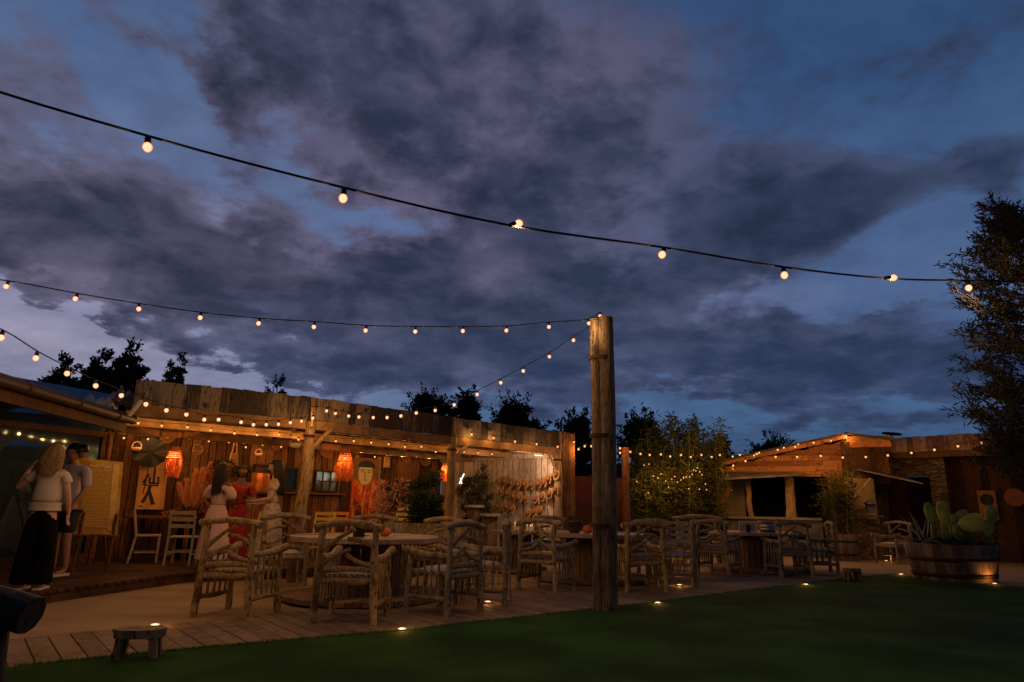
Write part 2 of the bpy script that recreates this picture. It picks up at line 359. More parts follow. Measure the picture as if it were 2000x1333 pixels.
def ground_mats():
    m, t, b = mat('lawn', .9, .1)
    co = t.add('ShaderNodeTexCoord').outputs['Object']
    n = t.add('ShaderNodeTexNoise', {'Vector': co, 'Scale': 60.0, 'Detail': 5.0}).outputs[0]
    n2 = t.add('ShaderNodeTexNoise', {'Vector': co, 'Scale': .9, 'Detail': 5.0}).outputs[0]
    f = t.m('MULTIPLY_ADD', t.m('SUBTRACT', n2, .5), 1.6, t.m('MULTIPLY_ADD', t.m('SUBTRACT', n, .5), .35, .5))
    t.l.new(t.ramp(t.sstep(f, .3, .7), [(0, (.011, .048, .006, 1)), (1, (.027, .098, .012, 1))]), b.inputs['Base Color'])
    t.l.new(t.add('ShaderNodeBump', {'Height': n, 'Strength': .35, 'Distance': .02}).outputs[0], b.inputs['Normal'])
    M['lawn'] = m
    m, t, b = mat('stabilised terrace', .85, .2)
    co = t.add('ShaderNodeTexCoord').outputs['Object']
    n = t.add('ShaderNodeTexNoise', {'Vector': co, 'Scale': 90.0, 'Detail': 3.0}).outputs[0]
    n2 = t.add('ShaderNodeTexNoise', {'Vector': t.add('ShaderNodeMapping', {0: co, 2: (0, 0, R(39)), 3: (.5, 2.2, 1)}).outputs[0], 'Scale': 1.5, 'Detail': 6.0, 'Roughness': .6}).outputs[0]
    f = t.m('MULTIPLY_ADD', t.m('SUBTRACT', n, .5), .5, n2)
    t.l.new(t.ramp(t.sstep(f, .25, .75), [(0, (.27, .195, .12, 1)), (1, (.41, .315, .205, 1))]), b.inputs['Base Color'])
    t.l.new(t.add('ShaderNodeBump', {'Height': n, 'Strength': .3, 'Distance': .004}).outputs[0], b.inputs['Normal'])
    M['terrace'] = m
    m, t, b = mat('rubble stone', .9, .15)
    co = t.add('ShaderNodeTexCoord').outputs['Object']
    mp = t.add('ShaderNodeMapping', {0: co, 3: (5, 5, 14)}).outputs[0]
    v = t.add('ShaderNodeTexVoronoi', {'Vector': mp, 'Scale': 1.0, 'Randomness': .9})
    v2 = t.add('ShaderNodeTexVoronoi', {'Vector': mp, 'Scale': 1.0, 'Randomness': .9}, feature='DISTANCE_TO_EDGE')
    g = t.add('ShaderNodeSeparateXYZ', {0: v.outputs['Color']}).outputs[0]
    c = t.ramp(g, [(0, (.09, .06, .035, 1)), (.5, (.18, .125, .075, 1)), (1, (.28, .21, .14, 1))])
    c = t.mix(t.sstep(v2.outputs['Distance'], .0, .08), (.10, .07, .05, 1), c)
    t.l.new(c, b.inputs['Base Color'])
    t.l.new(t.add('ShaderNodeBump', {'Height': t.sstep(v2.outputs['Distance'], 0, .15), 'Strength': .9, 'Distance': .03}).outputs[0], b.inputs['Normal'])
    M['stone'] = m
    # barrel staves
    m, t, b = mat('barrel staves', .7, .25)
    co = t.add('ShaderNodeTexCoord').outputs['Object']
    s = t.add('ShaderNodeSeparateXYZ', {0: co}).outputs
    a = t.m('MULTIPLY', t.m('ARCTAN2', s[1], s[0]), 30 / (2 * PI))
    fr = t.m('FRACT', a); fl = t.m('FLOOR', a)
    wn = t.add('ShaderNodeTexWhiteNoise', {1: fl}, noise_dimensions='1D').outputs[0]
    n = t.add('ShaderNodeTexNoise', {'Vector': t.add('ShaderNodeMapping', {0: co, 3: (8, 8, 1.5)}).outputs[0], 'Scale': 3.0, 'Detail': 5.0}).outputs[0]
    f = t.m('MULTIPLY_ADD', t.m('SUBTRACT', wn, .5), .5, n)
    c = t.ramp(t.sstep(f, .2, .8), [(0, (.09, .06, .035, 1)), (1, (.28, .20, .13, 1))])
    edge = t.sstep(t.m('MINIMUM', fr, t.m('SUBTRACT', 1.0, fr)), .0, .05)
    c = t.mix(edge, (.05, .035, .025, 1), c)
    t.l.new(c, b.inputs['Base Color'])
    t.l.new(t.add('ShaderNodeBump', {'Height': edge, 'Strength': .5, 'Distance': .01}).outputs[0], b.inputs['Normal'])
    M['staves'] = m
ground_mats()

# ------------------------------------------------------------------ the ground
V = Vector
def lerp2(a, b, t): return (a[0] + (b[0] - a[0]) * t, a[1] + (b[1] - a[1]) * t)
def polysheet(name, pts, z, m, cuts=0):
    b = MB(); b.add([(x, y, z) for x, y in pts], [tuple(range(len(pts)))])
    return b.build(name, m)
g = MB(); g.add([(-300, -60, -.012), (300, -60, -.012), (300, 500, -.012), (-300, 500, -.012)], [(0, 1, 2, 3)])
tag(g.build('ground', plain('earth', (.05, .05, .035), .95, 0, .3, .5)), kind='structure')
tag(polysheet('terrace', [(-14, 0), (14, 0), (22, 12), (22, 26), (-14, 26)], 0.0, M['terrace']), kind='structure')
LAWN = [(-8.0, 1.38), (-3.43, 5.12), (-2.39, 5.90), (-1.04, 6.75), (1.03, 8.42), (6.07, 12.80), (7.85, 14.05)]
lawn_pts = LAWN + [(8.25, 13.6), (8.75, 12.15), (9.2, 11.3), (14, 7.0), (14, -3), (-8, -3)]
lb = MB(); lb.prism([(x, y, -.005) for x, y in lawn_pts[::-1]], [(x, y, .022) for x, y in lawn_pts[::-1]])
tag(lb.build('lawn', M['lawn']), kind='structure')
# short blades of turf over the nearer lawn
gb = MB(); rr = random.Random(3)
def in_poly(x, y, P):
    c = False; n = len(P)
    for i in range(n):
        a, b = P[i], P[(i + 1) % n]
        if (a[1] > y) != (b[1] > y) and x < (b[0] - a[0]) * (y - a[1]) / (b[1] - a[1]) + a[0]: c = not c
    return c
for k in range(5200):      # ragged tufts along the edge of the turf
    i = rr.randrange(len(LAWN) - 1); a, c = LAWN[i], LAWN[i + 1]; t_ = rr.random(); e = abs(rr.gauss(0, .018)); L_ = math.dist(a, c)
    x = a[0] + (c[0] - a[0]) * t_ + (c[1] - a[1]) / L_ * (e - .012); y = a[1] + (c[1] - a[1]) * t_ - (c[0] - a[0]) / L_ * (e - .012)
    if y > 14: continue
    h = rr.uniform(.008, .026); an = rr.uniform(0, PI); w = .004 + .0005 * y; dx, dy = math.cos(an) * w, math.sin(an) * w
    gb.add([(x - dx, y - dy, .012), (x + dx, y + dy, .012), (x + rr.uniform(-.03, .02), y + rr.uniform(-.01, .03), .02 + h)], [(0, 1, 2)])
tag(gb.build('grass_blades', foliage('grass blade', (.03, .11, .012), (.09, .24, .03), .5)), kind='stuff')
# boardwalk: boards laid across the lawn edge
INNER = [(-8.6, 2.4), (-4.6, 5.62), (-4.13, 6.13), (-3.0, 7.15), (-1.8, 8.60), (.6, 10.9), (5.6, 15.3), (8.0, 17.2)]
def along(P, ux, uy, s):      # point of polyline P at signed distance s along unit (ux,uy)
    for a, b in zip(P, P[1:]):
        sa = a[0] * ux + a[1] * uy; sb = b[0] * ux + b[1] * uy
        if sa <= s <= sb: return lerp2(a, b, (s - sa) / (sb - sa))
bw = MB(); ux, uy = .78, .625; s = -3.0; rr = random.Random(11)
while s < 14.6:
    w = .165; q = []
    for s2 in (s + .006, s + w - .006):
        a = along(LAWN, ux, uy, s2); b = along(INNER, ux, uy, s2)
        q.append((a, b))
    if all(a and b for a, b in q):
        z = .016 + rr.uniform(-.002, .002); e = rr.uniform(.0, .035)
        (a, b), (c, d) = q
        a2 = lerp2(a, b, e); c2 = lerp2(c, d, e)
        L = math.dist(a2, b); nseg = max(1, round(L / 2.2)) if s > 2 else 1
        off = rr.uniform(.3, .7) if nseg > 1 else 0
        cuts = [0] + ([off] if nseg > 1 else []) + [1]
        for t0, t1 in zip(cuts, cuts[1:]):
            p = [lerp2(a2, b, t0 + (.004 if t0 else 0)), lerp2(c2, d, t0 + (.004 if t0 else 0)), lerp2(c2, d, t1), lerp2(a2, b, t1)]
            bw.prism([(x, y, .002) for x, y in p], [(x, y, z) for x, y in p])
    s += w
tag(bw.build('boardwalk', M['boards']), kind='structure')
# dark timber deck, one step up, in front of the glazed building and under the pergola
DK = [(-5.6, 2.0), (-5.45, 6.0), (-5.25, 8.3), (-4.75, 10.4), (-3.4, 11.3), (-1.1, 13.5), (.9, 15.6), (-1.8, 18.6), (-8.0, 13.0), (-14, 12), (-14, 2)]
dkb = MB(); dkb.prism([(x, y, 0.0) for x, y in DK], [(x, y, .11) for x, y in DK])
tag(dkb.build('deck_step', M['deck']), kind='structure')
dkb = MB(); rr = random.Random(5)
y = 2.0
while y < 18:               # deck boards run left to right
    xs = []
    for a, b in zip(DK, DK[1:] + DK[:1]):
        if (a[1] - y - .07) * (b[1] - y - .07) < 0: xs.append(a[0] + (b[0] - a[0]) * (y + .07 - a[1]) / (b[1] - a[1]))
    if len(xs) >= 2:
        z = .145 + rr.uniform(-.002, .002)
        dkb.box((min(xs), y, .11), (max(xs) + .02, y + .136, z))
    y += .142
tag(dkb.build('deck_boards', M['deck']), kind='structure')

# ------------------------------------------------------------------ pergola building
F = [V((-5.33, 9.35, 0)), V((-3.2, 10.75, 0)), V((-1.08, 12.95, 0)), V((1.13, 15.1, 0))]
BK = [V((-7.35, 12.45, 0)), V((-1.8, 18.0, 0))]
perg = thing('timber_pergola', 'long brown timber pergola with plank parapet and log posts along the terrace', 'pergola', (0, 0, 0))
def planks(b, p, q, z0, z1, wmin, wmax, th, seed, jit=.02, gap=.006, side=1, zj0=0.0):
    """upright boards standing side by side from p to q"""
    r = random.Random(seed); p = V(p); q = V(q); d = (q - p); L = d.length; d.normalize(); nrm = V((-d.y, d.x, 0)) * side
    s = 0
    while s < L - .02:
        w = min(r.uniform(wmin, wmax), L - s)
        a = p + d * (s + gap / 2); c = p + d * (s + w - gap / 2); o = nrm * r.uniform(0, .008); t = nrm * th
        top = z1 + r.uniform(-jit, jit) if not callable(z1) else z1((s + w / 2) / L) + r.uniform(-jit, jit)
        bot = (z0 if not callable(z0) else z0((s + w / 2) / L)) + r.uniform(-zj0, zj0)
        tl = r.uniform(-.006, .006)
        base = [a + o, c + o, c + o + t, a + o + t]
        b.prism([(x.x, x.y, bot) for x in base], [(x.x, x.y, top + (tl if i in (1, 2) else -tl)) for i, x in enumerate(base)])
        s += w
for i in range(3):
    b = MB(); planks(b, F[i], F[i + 1], 2.475, 2.845, .13, .21, .025, 40 + i, .010, zj0=.008, gap=.004)
    b.build('parapet', M['fascia'], perg)
    b = MB(); d = (F[i + 1] - F[i]).normalized(); n = V((-d.y, d.x, 0))
    a = F[i] + n * .05 + V((0, 0, 2.40)) + d * (.0 if i == 0 else .09); c = F[i + 1] + n * .05 + V((0, 0, 2.40)) - d * .09
    b.bar(a, c, .07, .145)
    b.build('beam', M['beam'], perg)
    b = MB(); inn = n * .45
    b.bar(F[i] + inn + V((0, 0, 2.40)), F[i + 1] + inn + V((0, 0, 2.40)), .06, .10)
    b.build('inner_beam', M['beam'], perg)
# roof slab and rafters
def roofpt(i, t, z): # t 0 front .. 1 back
    k = [0, .36, .68, 1][i]; q = BK[0].lerp(BK[1], k); p = F[i].lerp(q, t); return V((p.x, p.y, z))
b = MB()
for i in range(3):
    lo = [roofpt(i, .02, 2.56), roofpt(i + 1, .02, 2.56), roofpt(i + 1, 1.05, 2.47), roofpt(i, 1.05, 2.47)]
    b.prism(lo, [p + V((0, 0, .05)) for p in lo])
b.build('roof', M['ceiling'], perg)
b = MB()
for i in range(3):
    m_ = 4
    for j in range(m_):
        k = j / m_; p = F[i].lerp(F[i + 1], k); q = roofpt(i, 1, 0).lerp(roofpt(i + 1, 1, 0), k)
        p = p.lerp(q, .03)
        b.bar((p.x, p.y, 2.505), (q.x, q.y, 2.42), .06, .11)
b.build('rafters', M['ceiling'], perg)
for k, zz in ((.35, 2.36), (.70, 2.33)):
    b = MB()
    for i in range(3): b.bar(roofpt(i, k, zz), roofpt(i + 1, k, zz), .07, .13)
    b.build('cross_beam', M['beam'], perg)
# walls
b = MB(); planks(b, BK[0] - V((.5, .5, 0)), BK[1], .10, 2.47, .14, .24, .03, 60, 0.0, gap=.018); b.build('back_wall', M['brownboard'], perg)
b = MB(); wall_core = [BK[0] - V((.5, .5, 0)) + V((-.05, .05, 0)), BK[1] + V((-.05, .05, 0)), BK[1] + V((-.09, .09, 0)), BK[0] - V((.5, .5, 0)) + V((-.09, .09, 0))]; b.prism([(x.x, x.y, .05) for x in wall_core], [(x.x, x.y, 2.46) for x in wall_core]); b.build('wall_core', M['curtain'], perg)
b = MB(); planks(b, BK[1], F[3] + V((-.02, .06, 0)), .0, 2.47, .15, .21, .03, 61, 0.0, gap=.026, side=1); b.build('hat_wall', M['paleboard'], perg)
_d3 = (F[3] - BK[1]).normalized(); _n3 = V((-_d3.y, _d3.x, 0)); b = MB(); pp = [BK[1] + _n3 * .045, F[3] + _n3 * .045, F[3] + _n3 * .08, BK[1] + _n3 * .08]; b.prism([(x.x, x.y, 0) for x in pp], [(x.x, x.y, 2.46) for x in pp]); b.build('wall_core', M['curtain'], perg)
b = MB(); pl = BK[1].lerp(F[3], .5); b.bar(BK[1] + V((-.04, -.06, 2.34)), F[3] + V((-.06, 0, 2.34)), .05, .12); b.build('wall_rail', M['paleboard'], perg)
b = MB(); planks(b, F[3] + V((.06, .06, 0)), F[3] + V((.36, .20, 0)), 0, 2.84, .07, .1, .03, 62, .02); b.build('end_boards', M['brownboard'], perg)
def log_post(b, p, z0, z1, r0, r1, seed, lean=(0, 0)):
    b.branch((p[0], p[1], z0), (p[0] + lean[0], p[1] + lean[1], z1), r0, r1, bow=.02, up=(1, 0, 0), seg=10, seed=seed, n=12, knot=.03)
for i, (p, r_, ln) in enumerate(((F[1], .078, (.0, 0)), (F[2], .082, (.0, 0)), (F[3], .075, (0, 0)))):
    b = MB(); d = (F[min(i + 2, 3)] - F[i + 1 if i < 2 else 2]).normalized(); n = V((-d.y, d.x, 0)); q = p + n * .05
    log_post(b, (q.x - (.05 if i < 2 else 0), q.y), 0, 2.46, r_ * 1.25, r_, 70 + i, (.06 if i < 2 else 0, 0))
    po = b.build('post', M['post'], perg)
    b = MB()      # upright against the parapet, brace and strap
    b.bar((p.x - .02 * n.x * 2, p.y - .06, 2.36), (p.x, p.y - .06, 2.84), .07, .04, up=(1, 0, 0)); b.build('upright', M['post'], po)
    b = MB(); b.lathe([(r_ + .012, -.02), (r_ + .016, 0), (r_ + .012, .02)], 12, (q.x, q.y, 2.22)); b.build('strap', M['rust'], po)
    for sgn in ((1,) if i < 2 else (-1,)):
        b = MB(); b.branch((q.x, q.y, 1.95), (q.x + d.x * .38 * sgn, q.y + d.y * .38 * sgn, 2.36), .045, .04, seed=80 + i); b.build('brace', M['post'], po)
# jutting gutter end and clear sheet at the pergola's left shoulder
b = MB(); a = at(252, 812, 9.3); c = at(276, 783, 9.25); b.bar(a, c, .05, .035); b.build('gutter_end', M['white'], perg)
# window with panes in the back wall, and the framed opening further left
def onback(u):      # point of the back wall seen in column u
    d0 = ray(u, 960); k = d0.x / d0.y
    # BK0 + s*(1,1) with x = k*y
    s = (k * BK[0].y - BK[0].x) / (1 - k); return BK[0] + V((s, s, 0))
BN = V((.7071, -.7071, 0)); BD = V((.7071, .7071, 0))
def wall_box(b, s0, s1, z0, z1, d0, d1, org=BK[0], D=BD, N=BN):
    p = [org + D * s + N * d for s, d in ((s0, d0), (s1, d0), (s1, d1), (s0, d1))]
    b.prism([(q.x, q.y, z0) for q in p], [(q.x, q.y, z1) for q in p])
def sback(u): return (onback(u) - BK[0]).length
def framed_window(u0, u1, z0, z1, nx, ny, parent, panemat, fr='blackgloss', fw=.035):
    s0, s1 = sback(u0), sback(u1)
    b = MB()
    wall_box(b, s0, s1, z1 - fw, z1, .0, .06); wall_box(b, s0, s1, z0, z0 + fw, .0, .06)
    wall_box(b, s0, s0 + fw, z0 + fw, z1 - fw, .0, .06); wall_box(b, s1 - fw, s1, z0 + fw, z1 - fw, .0, .06)
    w = b.build('window', M[fr], parent)
    b = MB()
    for i in range(1, nx): x = s0 + (s1 - s0) * i / nx; wall_box(b, x - .012, x + .012, z0 + fw, z1 - fw, .022, .05)
    for j in range(1, ny): z = z0 + (z1 - z0) * j / ny; wall_box(b, s0 + fw, s1 - fw, z - .012, z + .012, .024, .048)
    b.build('glazing_bars', M[fr], w)
    b = MB(); wall_box(b, s0 + fw, s1 - fw, z0 + fw, z1 - fw, .004, .014); b.build('pane', panemat, w)
    return w
def litpane():
    m, t, b = mat('bright room behind glass', .15, .5)
    co = t.add('ShaderNodeTexCoord').outputs['Object']
    n = t.add('ShaderNodeTexNoise', {'Vector': co, 'Scale': 5.0, 'Detail': 4.0}).outputs[0]
    n2 = t.add('ShaderNodeTexNoise', {'Vector': co, 'Scale': 3.0, 'Detail': 1.0}).outputs[0]
    z = t.add('ShaderNodeSeparateXYZ', {0: co}).outputs[2]
    c = t.ramp(t.sstep(n2, .35, .65), [(0, (.18, .10, .03, 1)), (.5, (.42, .40, .30, 1)), (1, (.10, .14, .12, 1))])
    st = t.m('MULTIPLY', t.sstep(z, 1.45, 1.85), .9)
    st = t.m('MULTIPLY', t.m('ADD', st, .10), t.sstep(n, .25, .7))
    t.l.new(c, b.inputs['Emission Color']); t.l.new(st, b.inputs['Emission Strength'])
    b.inputs['Base Color'].default_value = (.05, .05, .05, 1)
    return m
framed_window(611, 657, 1.42, 1.90, 3, 2, perg, litpane())
framed_window(490, 525, 1.42, 1.95, 1, 2, perg, M['pane']); framed_window(553, 577, 1.42, 1.92, 1, 2, perg, M['pane'])
b = MB(); wall_box(b, sback(485), sback(670), 1.36, 1.40, .02, .14); b.build('ledge', M['brownboard'], perg)
b = MB()
for u in (690, 734): wall_box(b, sback(u) - .05, sback(u) + .05, .145, 2.3, .03, .07)
b.build('pilaster', M['post'], perg)

# ------------------------------------------------------------------ glazed building on the left
gl = thing('glazed_building', 'dark glazed building at the left edge under a brown gutter', 'building', (0, 0, 0))
G0, G1 = V((-4.75, 4.2, 0)), V((-5.52, 9.75, 0))
gd = (G1 - G0).normalized(); gn = V((-gd.y, gd.x, 0))      # gn points to the left
b = MB()
pts = [G0 + gd * (i * (G1 - G0).length / 10) + V((0, 0, 2.30)) for i in range(11)]
b.tube(pts, .065, 12, caps=False); gut = b.build('gutter', M['gutter'], gl)
for i in range(1, 10, 2):
    b = MB(); b.tube([pts[i] - gd * .02, pts[i] + gd * .02], .072, 12); b.build('bracket', M['rust'], gut)
b = MB(); b.bar(G0 + gn * .10 + V((0, 0, 2.19)), G1 + gn * .10 + V((0, 0, 2.19)), .05, .14); b.build('eave_board', M['darkboard'], gl)
b = MB(); lo = [G0 + V((0, 0, 2.32)) + gn * .02, G1 + V((0, 0, 2.32)) + gn * .02, G1 + gn * 5 + V((0, 2.2, 3.0)), G0 + gn * 5 + V((0, 0, 3.0))]
b.prism(lo, [p + V((0, 0, .06)) for p in lo]); b.build('roof', M['roofdark'], gl)
# glass wall W0..W1
W0, W1 = V((-8.1, 8.6, 0)), V((-6.98, 11.55, 0)); wd = (W1 - W0).normalized(); wn = V((wd.y, -wd.x, 0)); WL = (W1 - W0).length
def gbox(b, s0, s1, z0, z1, d0, d1): wall_box(b, s0, s1, z0, z1, d0, d1, W0, wd, wn)
b = MB(); gbox(b, -3, WL + .05, 2.20, 2.29, -.04, .05); gbox(b, -3, WL, .145, .30, -.04, .05); b.build('transom', M['ceiling'], gl)
for s_ in (-1.6, .55, WL - .06):
    b = MB(); gbox(b, s_, s_ + .09, .30, 2.20, -.04, .05); b.build('mullion', M['ceiling'], gl)
for s0, s1 in ((-1.51, .55), (.64, WL - .06)):
    b = MB(); gbox(b, s0, s1, .30, 2.20, -.005, .005); b.build('pane', M['mirrorpane'], gl)
b = MB(); gbox(b, -3, WL, 2.29, 2.95, -.005, .005); b.build('upper_pane', M['mirrorpane'], gl)
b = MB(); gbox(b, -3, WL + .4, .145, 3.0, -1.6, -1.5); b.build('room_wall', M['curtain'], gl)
b = MB(); planks(b, W1 + V((.02, .02, 0)), BK[0] - V((.3, .3, 0)), .145, 2.6, .12, .2, .03, 65, 0, side=-1); b.build('wall', M['brownboard'], gl)
p = at(214, 850, 11.3); b = MB(); log_post(b, (p.x, p.y), .145, 2.24, .032, .03, 77); b.build('post', M['brownboard'], gl)
b = MB(); planks(b, V((-7.3, 4.0, 0)), V((-7.85, 8.5, 0)), .145, 2.5, .3, .4, .03, 66, 0); b.build('dark_door', M['curtain'], gl)
# clear plastic sheet bunched on the roof
m, t, bb = mat('clear plastic sheet', .25, .6); bb.inputs['Base Color'].default_value = (.45, .45, .47, 1); bb.inputs['Alpha'].default_value = .45
b = MB(); A = [at(165, 770, 9.6), at(190, 778, 9.6), at(215, 765, 9.6), at(232, 752, 9.5)]
vs = []; n_ = 12
for j in range(5):
    for i in range(n_):
        tt = i / (n_ - 1); k = tt * 3; a = A[min(2, int(k))].lerp(A[min(3, int(k) + 1)], k - min(2, int(k)) if k < 3 else 1)
        vs.append(a + V((0, .12 * j, -.12 + .05 * math.sin(i * 1.9 + j) + .03 * rnd.random())) + (V((0, 0, .1)) * (j % 2)))
b.add(vs, [(j * n_ + i, j * n_ + i + 1, (j + 1) * n_ + i + 1, (j + 1) * n_ + i) for j in range(4) for i in range(n_ - 1)], False)
tag(b.build('plastic_sheet', m), 'crumpled clear plastic sheet lying on the roof left of the plank parapet', 'plastic sheet')

# ------------------------------------------------------------------ tall pole
px, py = 1.17, 8.38
pole = thing('wooden_pole', 'tall weathered pole of two strapped logs at the lawn edge', 'pole', (px, py, 0))
def log_shape(b, x, y, z1, r, seed, n=28, seg=24, flat=0.0):
    r_ = random.Random(seed); prof = [r_.uniform(-.02, .02) for _ in range(n)]; rings = []
    for i in range(seg + 1):
        z = z1 * i / seg; k = 1.04 - .07 * i / seg
        rings.append([(x + .008 * math.sin(z * 1.3 + seed) + r * k * (1 + prof[j] + .008 * math.sin(3 * z + j)) * math.cos(2 * PI * j / n), y + r * k * (1 + prof[j]) * math.sin(2 * PI * j / n), z) for j in range(n)])
    vs = [p for ring in rings for p in ring]
    b.add(vs, [(i * n + j, i * n + (j + 1) % n, (i + 1) * n + (j + 1) % n, (i + 1) * n + j) for i in range(seg) for j in range(n)], True)
    b.add(rings[-1], [tuple(range(n))])
b = MB(); log_shape(b, .03, 0, 3.6, .118, 5); b.build('log', M['pole'], pole)
b = MB(); log_shape(b, -.082, -.02, 3.575, .072, 6, 18); b.build('log', M['pole'], pole)
for z in (.98, 2.06, 3.06):
    b = MB(); ring = []
    for k in range(28):
        a = 2 * PI * k / 28; ring.append(V((-.025 + .148 * math.cos(a) * (1.0), -.0 + .128 * math.sin(a), z)))
    for k in range(28):
        p, q = ring[k], ring[(k + 1) % 28]; b.prism([p - V((0, 0, .024)), q - V((0, 0, .024)), q * 1 + V((q.x * .03, q.y * .03, -.024)), p + V((p.x * .03, p.y * .03, -.024))],
                [p + V((0, 0, .024)), q + V((0, 0, .024)), q + V((q.x * .03, q.y * .03, .024)), p + V((p.x * .03, p.y * .03, .024))])
    b.build('strap', M['rust'], pole)

# ------------------------------------------------------------------ festoon strings
def bulb_proto(r, far):
    b = MB(); b.lathe([(.0, -r * 2.05), (r * .5, -r * 1.92), (r * .86, -r * 1.5), (r, -r), (r * .86, -r * .45), (r * .55, -.05 * r), (r * .45, .1 * r)], 12)
    o = b.build('bulb', M['bulbfar' if far else 'bulb'])
    s = MB(); s.lathe([(0, r * 1.5), (r * .5, r * 1.45), (r * .62, r * .9), (r * .66, .1 * r), (r * .75, -.15 * r), (r * .5, -.2 * r)], 12)
    so = s.build('socket', M['socket'], o)
    return o
_protos = {}
def string_lights(label, pts, r, power, group=None, hang=None, lampevery=1, far=False, cat='string lights', wire=.006, tilts=None, extra=None, lampcol=LAMP_COL, swing=.22):
    """pts: world positions of bulb centres, in order"""
    org = pts[0].copy(); root = thing('string_lights', label, cat, org, 0, group)
    rr = random.Random(len(pts) * 7 + int(r * 1e4))
    rots = [(tilts or {}).get(i, (rr.uniform(-swing, swing), rr.uniform(-swing, swing))) + (rr.uniform(0, 6),) for i in range(len(pts))]
    mats = [Matrix.Rotation(a[2], 3, 'Z') @ Matrix.Rotation(a[1], 3, 'Y') @ Matrix.Rotation(a[0], 3, 'X') for a in rots]
    tops = [p - Rm @ V((0, 0, -2.5 * r)) for p, Rm in zip(pts, mats)]
    line = list(tops)
    if hang: line = [hang[0]] * (hang[0] is not None) + line + [hang[1]] * (hang[1] is not None)
    # smooth the wire
    sm = []
    for i in range(len(line) - 1):
        a = line[max(i - 1, 0)]; b_ = line[i]; c = line[i + 1]; d = line[min(i + 2, len(line) - 1)]
        for k in range(4):
            t = k / 4; sm.append(.5 * ((2 * b_) + (c - a) * t + (2 * a - 5 * b_ + 4 * c - d) * t * t + (3 * b_ - a - 3 * c + d) * t ** 3))
    sm.append(line[-1])
    b = MB(); b.tube([p - org for p in sm], wire, 6); b.build('cable', M['cable'], root)
    for i, p in enumerate(pts):
        key = (round(r, 4), far)
        if key not in _protos: _protos[key] = o = bulb_proto(r, far)
        else: o = copy_tree(_protos[key])
        o.parent = root
        Rm = mats[i]; o.rotation_euler = Rm.to_euler(); top = tops[i] - org
        o.location = top + Rm @ V((0, 0, -1.5 * r))
        if power and i % lampevery == 0:
            lc = o.location + Rm @ V((0, 0, -1.1 * r)) + V((0, 0, -r * 1.5))
            lamp('bulb_light', lc, power * lampevery, lampcol, 0.0, root)
    return root
# nearest string, from upper left to the tree at the right; bulbs 1.1 m apart
S1 = [(288, 288), (670, 388), (1013, 437), (1293, 498), (1532, 538), (1745, 543), (1892, 563)]
y0, b_ = 3.3, .094 * 3.3
p1 = [at(u, v, y0 + b_ * i) for i, (u, v) in enumerate(S1)]
st = p1[0] - p1[1]; ext = [p1[0] + st * k + V((0, 0, .05 * k * k)) for k in (4, 3, 2, 1)]; p1 = ext + p1   # the same cable goes on beyond the left edge
string_lights('nearest and highest festoon cable, with the largest bulbs, ending in the tree', p1, .0265, 2.3,
    hang=(ext[0] + st * .6, at(2080, 552, y0 + b_ * 7.4)), tilts={4: (0, .1), 5: (.1, -.05), 6: (-1.9, .2), 7: (-.4, -.2), 8: (.1, 0), 9: (-1.6, -.9), 10: (0, .1)}, wire=.0075, lampcol=OUT_COL)
S2 = [(12, 560), (147, 584), (271, 604), (391, 621), (505, 632), (613, 639), (714, 646), (811, 648), (904, 647), (989, 646), (1072, 639), (1150, 632), (1172, 618)]
p2 = [at(u, v, 6.05 * (1 + .0311 * i)) for i, (u, v) in enumerate(S2)]
string_lights('festoon string sagging gently from the left edge to the top of the tall wooden pole', p2, .0235, 2.3, 'festoon strings tied to the pole and pergola',
    hang=(at(-140, 530, 5.85), V((px - .02, py, 3.60))), wire=.006, lampcol=OUT_COL)
S3 = [(1120, 665), (1073, 697), (1022, 725), (978, 748), (932, 771), (887, 791), (850, 802), (813, 807), (783, 813), (756, 816), (729, 816), (701, 815), (681, 813), (655, 808), (638, 803)]
p3 = [at(u, v, 8.25 + (10.45 - 8.25) * ((i + 1) / 15)) for i, (u, v) in enumerate(S3)]
string_lights('festoon string dipping from the tall wooden pole down to the first pergola post', p3, .0235, .8, 'festoon strings tied to the pole and pergola',
    hang=(V((px - .1, py, 3.52)), V((-3.22, 10.6, 2.68))), wire=.005)
S4 = [(2, 660), (70, 700), (131, 730), (187, 754), (237, 773), (285, 790), (325, 802), (364, 810), (399, 820), (427, 820), (471, 825), (495, 830), (520, 830), (544, 829), (567, 826), (589, 823), (611, 817)]
p4 = [at(u, v, 4.7 + (10.5 - 4.7) * (i / 16) ** .9) for i, (u, v) in enumerate(S4)]
string_lights('festoon string dropping from the left edge over the gutter to the first pergola post', p4, .023, .7, 'festoon strings tied to the pole and pergola',
    hang=(at(-110, 600, 4.2), V((-3.25, 10.6, 2.66))), wire=.005)
def seglerp(P, n, u): return P
A5 = [(50, 825), (112, 823), (158, 833)]
S5 = [(242, 856), (289, 858), (328, 854), (370, 857), (408, 862), (447, 864), (480, 874), (513, 869), (549, 873)]
def depth_row(S, ya, yb): return [at(u, v, ya + (yb - ya) * i / (len(S) - 1)) for i, (u, v) in enumerate(S)]
string_lights('row of small bulbs along the back wall above the round black fan', depth_row(S5, 12.0, 13.9), .019, 1.25, 'small bulb rows under the pergola roof', far=True, wire=.003)
S6 = [(270, 827), (316, 832), (366, 835), (412, 841), (458, 847), (502, 850), (545, 849), (583, 859)]
string_lights('row of small bulbs under the left bay of the pergola roof', depth_row(S6, 10.2, 12.0), .019, 1.25, 'small bulb rows under the pergola roof', far=True, wire=.003)
S7 = [(656, 862), (691, 862), (725, 865), (759, 868), (791, 873), (823, 873), (851, 883), (878, 880), (906, 883), (934, 885), (961, 887)]
